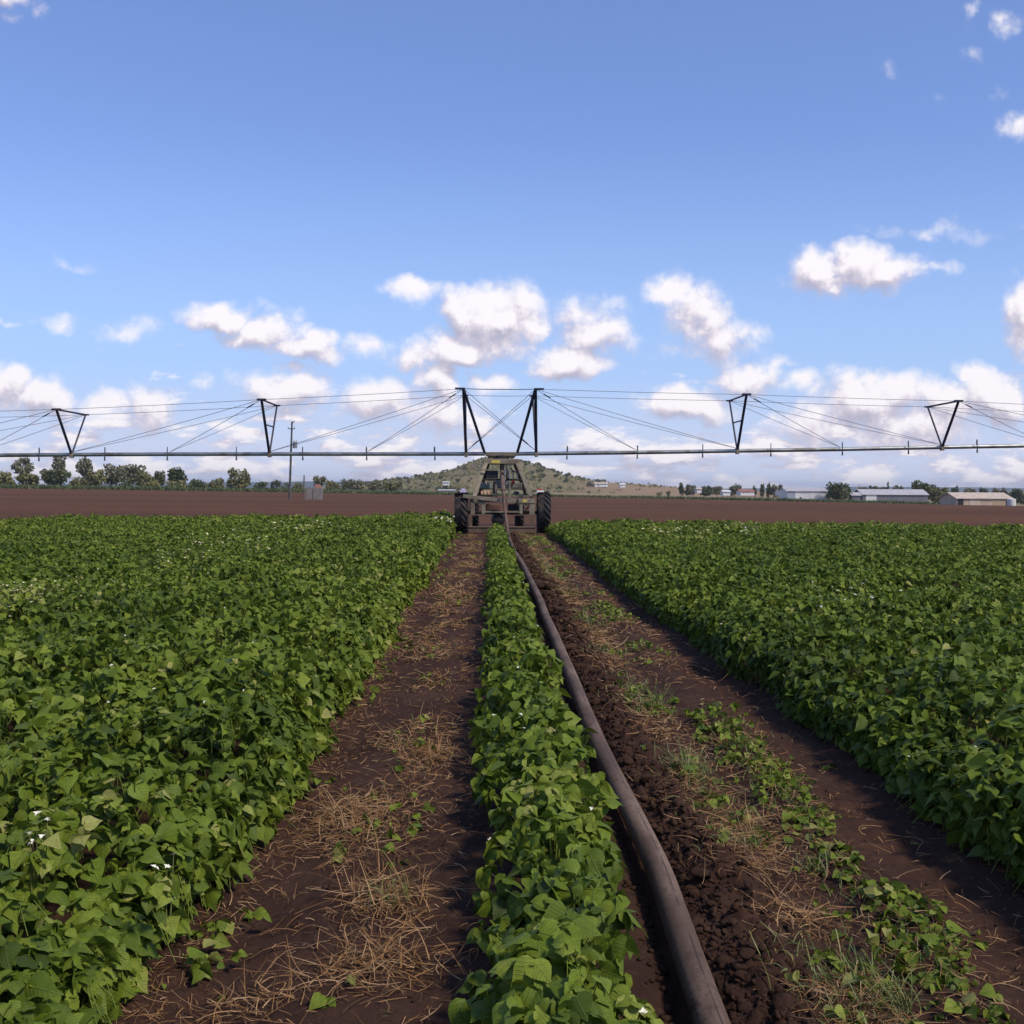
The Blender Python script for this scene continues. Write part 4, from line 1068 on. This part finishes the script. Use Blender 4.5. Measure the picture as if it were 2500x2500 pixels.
LT = 'trees along the left edge of the ploughed field'
for a in [
 ('gum_tree', 56, 1112, 62, 318, 'sparse', 'tall open-crowned gum tree at the far left above the scrub'),
 ('bush', 8, 1152, 70, 314, 'bush', 'olive bush at the left edge of the photo below the tall gum'),
 ('bush', 70, 1152, 66, 316, 'bush', 'round olive-green bush under the leftmost tall gum tree'),
 ('dense_tree', 135, 1142, 84, 315, 'dark', 'dark dense tree right of the leftmost gum, brown at the front'),
 ('gum_tree', 146, 1106, 38, 322, 'sparse', 'thin bare-topped gum tree rising behind the dark dense tree'),
 ('gum_tree', 207, 1110, 48, 322, 'sparse', 'ragged tall gum tree with clumped crown behind the boom tower foot'),
 ('bush', 193, 1160, 50, 312, 'bush', 'yellow-green bush with a white stake, in front of the ragged gum'),
 ('dense_tree', 232, 1144, 56, 316, 'olive', 'olive tree just right of the ragged tall gum'),
 ('gum_tree', 285, 1130, 66, 322, 'gum', 'wide pale grey-brown gum tree in the middle of the left tree line'),
 ('gum_tree', 325, 1135, 58, 326, 'gum', 'pale feathery gum tree beside the wide grey-brown gum'),
 ('darkbush', 308, 1166, 40, 312, 'darkbush', 'low dark bush at the foot of the pale gums'),
 ('bush', 360, 1152, 60, 316, 'bush', 'olive bush between the pale gums and the dark forked tree'),
 ('dense_tree', 388, 1147, 36, 318, 'dark', 'smaller dark green tree leaning on the tall dark tree'),
 ('dense_tree', 432, 1137, 54, 320, 'dark', 'tall dark green tree with flat top ending the left tree line'),
 ('bush', 430, 1172, 60, 311, 'bush', 'low yellowish bush in front of the flat-topped dark tree'),
 ('bush', 480, 1168, 56, 330, 'darkbush', 'low green hedge bush between the dark tree and the round tan tree'),
 ('bush', 528, 1166, 50, 326, 'bush', 'low olive bush just left of the round tan tree'),
 ('round_tree', 581, 1141, 66, 312, 'olive', 'solitary round olive-tan tree left of the power pole'),
 ('bush', 636, 1175, 44, 330, 'darkbush', 'low dark bush between the round tan tree and the power pole'),
 ('round_tree', 674, 1167, 28, 322, 'dark', 'small round dark tree just left of the power pole'),
 ('bush', 698, 1178, 30, 340, 'darkbush', 'low grey-green bush directly behind the power pole'),
 ('bush', 728, 1174, 34, 345, 'bush', 'low bush between the power pole and the timber post'),
 ('round_tree', 780, 1161, 34, 345, 'gum', 'grey-green tree with open crown behind the pump box'),
 ('bush', 812, 1172, 40, 350, 'bush', 'pale olive bush just right of the pump box'),
 ('slim_tree', 841, 1168, 22, 352, 'dark', 'slim dark tree standing right of the pump box'),
 ('bush', 870, 1171, 44, 356, 'gum', 'grey-green bushy tree between the slim dark tree and the hill'),
 ('bush', 915, 1175, 46, 370, 'gum', 'pale bushy tree at the left foot of the hill'),
 ('bush', 958, 1174, 48, 380, 'bush', 'olive bushy tree on the left foot of the hill'),
]:
    tree(*a, group=LT, cat='bush' if 'bush' in a[0] else 'tree')
bpy_names = {'darkbush': 'bush'}
for o in list(bpy.data.objects):
    if o.name.startswith('darkbush'): o.name = 'bush'
RT = 'trees around the sheds on the right'
for a in [
 ('round_tree', 2044, 1175, 66, 326, 'dark', 'big round dark green tree between the white shed and the long shed'),
 ('round_tree', 2254, 1173, 72, 352, 'dark', 'big domed dark tree behind the right end of the long shed'),
 ('bush', 2290, 1190, 50, 345, 'bush', 'olive tree spilling right from the domed tree behind the long shed'),
 ('bush', 2320, 1197, 56, 330, 'bush', 'ragged olive bush between the long shed and the tan shed'),
 ('pine_tree', 2168, 1171, 9, 480, 'pine', 'single dark spire tree rising behind the long shed roof'),
 ('bush', 2108, 1187, 34, 470, 'gum', 'grey-green tree just right of the big round dark tree, behind the roof'),
 ('bush', 2130, 1185, 26, 480, 'dark', 'dark tree behind the left end of the long shed roof'),
 ('bush', 2190, 1186, 36, 490, 'gum', 'pale tree right of the spire tree behind the long shed'),
 ('bush', 2150, 1188, 40, 485, 'dark', 'low dark tree left of the spire tree behind the long shed'),
 ('round_tree', 2330, 1185, 22, 500, 'dark', 'small dark tree standing above the tan shed roof left end'),
 ('round_tree', 2366, 1187, 34, 500, 'gum', 'grey-green tree above the middle of the tan shed roof'),
 ('round_tree', 2402, 1189, 30, 500, 'dark', 'dark low tree above the tan shed roof right end'),
 ('bush', 2440, 1190, 44, 490, 'gum', 'grey-green tree above the white tank roof at right'),
 ('bush', 2485, 1193, 50, 470, 'dark', 'dark tree at the right edge of the photo behind the tan shed'),
 ('slim_tree', 1664, 1177, 14, 520, 'dark', 'slim dark tree at the left end of the far grove above the tan grass'),
 ('bush', 1688, 1183, 36, 520, 'gum', 'grey-green tree second in the far grove above the tan grass'),
 ('bush', 1722, 1184, 40, 520, 'dark', 'dark wide tree in the middle of the far grove'),
 ('bush', 1750, 1187, 34, 530, 'gum', 'low pale tree ending the far grove on the right'),
 ('round_tree', 1794, 1183, 34, 520, 'gum', 'grey-green rounded tree above the small white roof'),
 ('slim_tree', 1842, 1186, 12, 510, 'dark', 'slim dark tree right of the red roof'),
 ('slim_tree', 1861, 1179, 13, 500, 'dark', 'dark slim tree left of a pair just before the white shed'),
 ('slim_tree', 1876, 1177, 12, 505, 'dark', 'tallest slim dark tree just left of the white shed'),
 ('bush', 1895, 1183, 34, 505, 'gum', 'pale bushy tree touching the left end of the white shed'),
 ('bush', 1632, 1197, 14, 420, 'darkbush', 'tiny dark bush on the tan grass left of the far grove'),
 ('bush', 1610, 1199, 16, 410, 'bush', 'tiny olive bush on the tan grass, farther from the grove'),
]:
    tree(*a, group=RT, cat='bush' if a[0] == 'bush' else 'tree')

# scrub on the hill: six crowns shared by many copies
def hill_scrub():
    protos = []
    for i in range(6):
        h = 1.0; V, F, C = crown_cards([(0, 0, .55, .42, .42, .40), (.22, .1, .5, .3, .3, .3), (-.2, -.12, .62, .28, .28, .3)], 90, .13, .3)
        o = mesh_np('scrub_tree', V, F, (m_gum, m_olive, m_scrub)[i % 3], attrs={'col': C}); protos.append(o)
    lab = 'grey-green scrub tree growing on the slopes of the hill behind the irrigator'
    n = 0; used = [0]*6; tries = 0
    while n < 230 and tries < 9000:
        tries += 1
        px = random.uniform(850, 1480); x0 = P(px, 1192, HD).x
        ridge = random.random() < .22
        y = HD+random.uniform(-15, 25) if ridge else HD-random.uniform(10, 225)
        x = x0*y/HD; z = float(hill_h(np.array(x), np.array(y)))
        if z < -2.6: continue
        dn = .95 if px < 1130 else (.75 if px < 1330 else .45)
        if fbm(x*.04, y*.04, 3, 14) < .62-dn*.25 and not ridge: continue
        i = random.randrange(6)
        o = protos[i] if used[i] == 0 else protos[i].copy()
        if used[i]: COL.objects.link(o)
        used[i] += 1; n += 1
        s = random.uniform(2.2, 4.6)*(1.1 if y < HD-100 else .85)
        o.location = (x, y, z-.2); o.scale = (s*random.uniform(.9, 1.4), s, s); o.rotation_euler = (0, 0, random.uniform(0, 6.28))
        tag(o, lab, 'tree', 'scrub trees on the hill')
    for px, py, s, lab in ((1134, 1131, 5.0, 'lone dark tree standing clear on the left brow of the hill'), (1172, 1119, 4.2, 'dark tree at the hilltop just left of the pipe cradle'),
                           (1313, 1129, 8.0, 'largest rounded tree on the right brow of the hill'), (1289, 1128, 4.0, 'small tree between the irrigator and the largest tree on the right brow'),
                           (1272, 1121, 4.0, 'reddish-brown small tree at the hilltop just right of the pipe cradle')):
        o = protos[2].copy(); COL.objects.link(o); p = P(px, py, HD-2); z = float(hill_h(np.array(p.x), np.array(HD-2.0)))
        hh = max(p.z-z+.5, s*.7); o.location = (p.x, HD-2, z-.4); o.scale = (s*.75, s*.75, hh); tag(o, lab, 'tree', 'scrub trees on the hill')
hill_scrub()
def hill_brush():
    n = 15000; x = rng.uniform(_hpx[0], _hpx[-1], n)*rng.uniform(.8, 1, n); y = HD-rng.uniform(-10, 228, n)
    x = x*y/HD; px = 1200+x/y*FPX
    dn = np.interp(px, [820, 1130, 1330, 1440, 1600], [.95, .9, .75, .3, .05])
    k = (fbm(x*.06, y*.03, 4, 24) > .72-.30*dn) & (rng.random(n) < .9); x, y = x[k], y[k]; z = hill_h(x, y); k = z > -2.4; x, y, z = x[k], y[k], z[k]; n = len(x)
    c = np.stack([x, y, z+rng.uniform(.1, 1.6, n)], 1)
    a = rng.normal(0, 1, (n, 3)); a /= np.linalg.norm(a, axis=1)[:, None]; b = np.cross(a, rng.normal(0, 1, (n, 3))); b /= np.linalg.norm(b, axis=1)[:, None]
    s = rng.uniform(.4, 1.0, n)[:, None]
    V = np.stack([c-a*s-b*s*.5, c+a*s*.9-b*s*.6, c+a*s*.2+b*s, c-a*s*.7+b*s*.55], 1).reshape(-1, 3)
    col = np.zeros((n, 4, 4), np.float32); col[:, :, 2] = np.clip(.5+rng.normal(0, .2, n)+.5*(fbm(x*.03, y*.02, 2, 4)-.5), 0, 1)[:, None]; col[:, :, 3] = 1
    tag(mesh_np('hill_brush', V, np.arange(n*4).reshape(n, 4), m_olive, attrs={'col': col.reshape(-1, 4)}), 'low olive-green brush covering the slopes of the hill', 'brush', kind='stuff')
hill_brush()

# ------------------------------------------------------------------ buildings
def cladding(name, c1, c2, rib=.25, axis=0):
    m, k, b = newmat(name); tc = k.new('ShaderNodeTexCoord'); sp = k.new('ShaderNodeSeparateXYZ'); k.put(sp.inputs[0], tc.outputs['Object'])
    st = k.noise(k.vmath('MULTIPLY', tc.outputs['Object'], (1, 1, .25)), .9, 5, .65)
    k.put(b.inputs['Base Color'], k.mix(k.smooth(st, .35, .7), c1, c2)); b.inputs['Roughness'].default_value = .6; b.inputs['Specular IOR Level'].default_value = .25
    s = k.math('SINE', k.math('MULTIPLY', k.math('ADD', sp.outputs[0], sp.outputs[1]), 6.283/rib))
    bp = k.new('ShaderNodeBump'); bp.inputs['Strength'].default_value = .5; bp.inputs['Distance'].default_value = .05; k.put(bp.inputs['Height'], s); k.put(b.inputs['Normal'], bp.outputs[0])
    return m
c_white = cladding('white_cladding', (.60, .59, .58), (.74, .72, .71)); c_grey = cladding('grey_cladding', (.13, .135, .15), (.19, .19, .205))
c_tan = cladding('tan_cladding', (.48, .35, .24), (.60, .46, .33)); c_roof = cladding('pale_roof', (.42, .40, .41), (.52, .49, .49)); c_troof = cladding('tan_roof', (.52, .42, .31), (.64, .53, .41))
def gable(name, label, px0, px1, yb, ye, yr, d, dep, wall, roof, along=True, cat='shed', group='farm buildings on the right', zb=None, openings=(), eave=.35):
    """along: ridge runs left-right; otherwise the gable end faces the camera"""
    a = P(px0, yb, d); b = P(px1, yb, d); z0 = a.z if zb is None else zb; ze = P((px0+px1)/2, ye, d).z; zr = P((px0+px1)/2, yr, d+dep*.5 if along else d).z
    x0, x1 = min(a.x, b.x), max(a.x, b.x); O = ((x0+x1)/2, d, z0); root = empty(name, O); tag(root, label, cat, group)
    m = MB(); y1 = d+dep; zz = z0-1.0
    if along:
        ym = d+dep/2
        m.add([(x0, d, zz), (x1, d, zz), (x1, y1, zz), (x0, y1, zz), (x0, d, ze), (x1, d, ze), (x1, y1, ze), (x0, y1, ze), (x0, ym, zr-.05), (x1, ym, zr-.05)],
              [(0, 1, 5, 4), (2, 3, 7, 6), (1, 2, 6, 9, 5), (3, 0, 4, 8, 7), (0, 3, 2, 1), (4, 5, 9, 8), (6, 7, 8, 9)])
        e = eave; sl_ = (zr-ze)/(dep/2)
        r = MB()
        for s0, yy in ((1, d-e), (-1, y1+e)):
            zl = ze-sl_*e; th = .12
            r.hexa([(x0-e, yy, zl), (x1+e, yy, zl), (x1+e, ym, zr), (x0-e, ym, zr), (x0-e, yy, zl+th), (x1+e, yy, zl+th), (x1+e, ym, zr+th), (x0-e, ym, zr+th)])
    else:
        xm = (x0+x1)/2
        m.add([(x0, d, zz), (x1, d, zz), (x1, y1, zz), (x0, y1, zz), (x0, d, ze), (x1, d, ze), (x1, y1, ze), (x0, y1, ze), (xm, d, zr-.05), (xm, y1, zr-.05)],
              [(0, 1, 5, 8, 4), (2, 3, 7, 9, 6), (1, 2, 6, 5), (3, 0, 4, 7), (0, 3, 2, 1), (4, 8, 9, 7), (5, 6, 9, 8)])
        e = eave; sl_ = (zr-ze)/(xm-x0); r = MB(); th = .12
        for xx in (x0-e, x1+e):
            zl = ze-sl_*e
            r.hexa([(xx, d-e, zl), (xm, d-e, zr), (xm, y1+e, zr), (xx, y1+e, zl), (xx, d-e, zl+th), (xm, d-e, zr+th), (xm, y1+e, zr+th), (xx, y1+e, zl+th)])
    m.build('wall', wall, root, O); r.build('roof', roof, root, O)
    for nm, q0, q1, w0, w1, mt in openings:
        p = P(q0, w0, d); q = P(q1, w1, d)
        MB().box(p.x, d-.06, q.z, q.x, d-.012, p.z).build(nm, mt, root, O)
    return root
m_glass = surf('dark_glass', (.03, .035, .045), (.05, .055, .065), 2, .2)
gable('metal_shed', 'low white metal shed left of the big round dark tree', 1921, 2019, 1219, 1199, 1190.5, 330, 9, c_white, c_roof,
      openings=[('door', 1976, 2008, 1201, 1218, cladding('door_white', (.56, .55, .55), (.64, .63, .62))), ('vent', 1952, 1957, 1214, 1218, m_dark), ('gable_shade_panel', 1921.5, 1941, 1200, 1219, cladding('shaded_gable_blue', (.28, .31, .36), (.34, .37, .41)))])  # blue-grey strip paints the gable end's shade onto the front wall
gable('long_shed', 'long grey metal shed with pale roof and a white door at its left end', 2106, 2265, 1226, 1207.5, 1195.5, 326, 9, c_grey, c_roof,
      openings=[('door', 2114, 2140, 1208.5, 1224, c_white)])
gable('small_shed', 'small grey lean-to shed with a pale roof beside the long shed', 2080, 2100, 1224, 1209, 1203, 324, 4, c_grey, c_roof)
gable('tan_shed', 'low tan packing shed with open bays at the right edge', 2336, 2470, 1240, 1217, 1203.5, 262, 10, c_tan, c_troof,
      openings=[('bay', 2338, 2352, 1218, 1234, m_dark), ('door', 2367, 2393, 1219, 1238, c_troof), ('bay', 2456, 2463, 1222, 1238, m_dark), ('panel', 2424, 2454, 1219, 1238, cladding('ochre_panel', (.44, .33, .19), (.5, .39, .24)))])
def tank():
    d = 258.0; a = P(2464, 1219, d); b = P(2484, 1238, d); c = Vector(((a.x+b.x)/2, d+1, b.z-.5)); r = (b.x-a.x)/2; h = a.z-b.z+.5
    MB().lathe(c, (0, 0, 1), [(0, r*.98), (0, r), (h, r), (h+.04, r*.9), (h+.25, r*.3), (h+.27, .05)], 26).build('water_tank', surf('tank_white', (.58, .55, .5), (.66, .63, .58), 1, .6), None, c, smooth=35)
    tag(bpy.data.objects['water_tank'], 'squat white water tank standing at the right end of the tan shed', 'water tank')
tank()
def hz(px, d): x = P(px, 1192, d).x; return float(hill_h(np.array(x), np.array(d)))
m_rw = surf('house_white', (.62, .6, .58), (.7, .68, .66), 1, .7); m_rr = surf('house_red_roof', (.30, .11, .08), (.38, .16, .11), 1, .8); m_rt = surf('house_tan_wall', (.40, .31, .24), (.48, .38, .3), 1, .8)
HG = 'distant houses along the horizon'
win = lambda *p: [('window', p[i], p[i]+p[-1], p[-3], p[-2], m_glass) for i in range(len(p)-3)]
gable('house', 'long white house with tan roof on the right slope of the hill', 1452, 1484, 1186, 1181, 1178, 840, 8, m_rw, c_troof, group=HG, cat='house', openings=win(1458, 1468, 1476, 1182, 1184, 3))
gable('house', 'small tan house touching the left end of the long white hill house', 1437, 1449, 1186.5, 1182, 1179.5, 845, 7, m_rt, m_rw, group=HG, cat='house', openings=win(1440, 1182.5, 1184.5, 3))
gable('house', 'small white house alone on the ridge right of the hill', 1514, 1527, 1187, 1183, 1180, 820, 7, m_rw, m_rw, group=HG, cat='house', openings=win(1517, 1183.5, 1185.5, 3))
gable('house', 'white house among scrub on the left slope of the hill', 1081, 1096, 1182, 1178, 1175, 800, 7, m_rw, c_roof, group=HG, cat='house', openings=win(1084, 1090, 1178.5, 1180.5, 3))
gable('farm_shed', 'long low open farm shed at the left foot of the hill', 1071, 1112, 1201, 1197.5, 1195, 620, 7, m_rt, c_roof, group=HG, cat='shed', openings=[('bay', 1074, 1108, 1198, 1200.5, m_dark)])
gable('house', 'tiny pale house at the right end of the far grove', 1702, 1713, 1198, 1194, 1191, 505, 6, m_rw, c_troof, group=HG, cat='house', openings=win(1705, 1195, 1196.5, 2))
gable('house', 'small white-roofed house on the tan grass between grove and red roof', 1766, 1783, 1204, 1200.5, 1197, 460, 6, m_rw, m_rw, group=HG, cat='house', openings=win(1770, 1201, 1203, 3))
gable('house', 'low house with a red roof left of the white shed', 1808, 1842, 1204, 1200, 1195.5, 470, 8, m_rw, m_rr, group=HG, cat='house', openings=win(1814, 1824, 1201, 1203, 3))
gable('house', 'tiny white house just left of the white shed', 1902, 1915, 1204, 1200, 1197, 440, 6, m_rw, c_roof, group=HG, cat='house', openings=win(1906, 1201, 1203, 3))

# ------------------------------------------------------------------ flowering weeds in the crop
def weed(px, py, zt, w, n, label, mat):
    d = ray(px, py); t = (zt-CAMZ)/d.z; c = Vector((d.x*t, d.y*t, zt)); d_ = c.y
    root = empty('flowering_weed', (c.x, c.y, 0)); tag(root, label, 'weed', 'flowering weeds in the bean crop')
    p = np.stack([rng.normal(0, w, n), rng.normal(0, w*1.6, n), zt+rng.uniform(-.10, .12, n)], 1)
    a = np.stack([p[:, 0]*.7, p[:, 1]*.7, p[:, 2]-rng.uniform(.12, .25, n)], 1)
    V, F, C = stalks(a, p, np.full(n, .0022)*max(1, d_/9), np.full(n, .8)); mesh_np('stem', V, F, m_grass, parent=root, attrs={'col': C})['kind'] = 'stuff'
    L = trifoliate(a+(p-a)*rng.uniform(.5, .9, (n, 1)), rng.uniform(0, 6.28, n), np.zeros(n), np.full(n, .07)*max(1, d_/18), np.full(n, .85), 1)
    mesh_np('foliage', L[0], L[1], m_bean, parent=root, attrs={'col': L[2]})['kind'] = 'stuff'
    flower_heads('blossom', p, mat, root, .013*max(1, d_/9))['kind'] = 'stuff'
for a in [(15, 1455, .62, .34, 95, 'tall pale yellow flowering weed at the left edge of the photo', m_yellow),
          (70, 1435, .60, .20, 28, 'cream flowering weed just right of the tall yellow one at the left edge', m_yellow),
          (462, 1358, .58, .35, 34, 'dense cream flowering weed in the middle of the left crop', m_yellow),
          (612, 1330, .58, .30, 30, 'cream flowering weed right of the dense cream one in the left crop', m_yellow),
          (490, 1316, .56, .25, 14, 'small cream flowering weed behind the dense cream one in the left crop', m_yellow),
          (755, 1285, .60, .7, 46, 'wide pale flowering weed near the far end of the left crop', m_yellow),
          (1075, 1268, .55, .3, 16, 'white flowering weed at the far right corner of the left crop', m_white),
          (1690, 1300, .58, .6, 34, 'pale flowering weed near the far end of the right crop', m_yellow),
          (1800, 1290, .58, .6, 26, 'second pale flowering weed near the far end of the right crop, farther right', m_white),
          (2065, 1452, .56, .25, 16, 'small white flowering weed in the middle of the right crop', m_white),
          (85, 2050, .46, .04, 7, 'white flower spray standing above the near left crop', m_white),
          (400, 2145, .36, .04, 4, 'pair of white flowers at the near edge of the left crop', m_white)]:
    weed(*a)

# ------------------------------------------------------------------ air
def haze():
    m = bpy.data.materials.new('haze_air'); m.use_nodes = True; t = m.node_tree; t.nodes.clear()
    out = t.nodes.new('ShaderNodeOutputMaterial'); v = t.nodes.new('ShaderNodeVolumePrincipled')
    v.inputs['Color'].default_value = (.80, .85, .92, 1); v.inputs['Density'].default_value = HAZE; v.inputs['Anisotropy'].default_value = .2
    t.links.new(v.outputs[0], out.inputs['Volume'])
    o = MB().box(-9500, -450, -9, 9500, 10500, 60).build('haze', m); o['kind'] = 'stuff'; tag(o, 'thin pale blue haze lying over the far country', 'haze')
HAZE = .00012
haze()
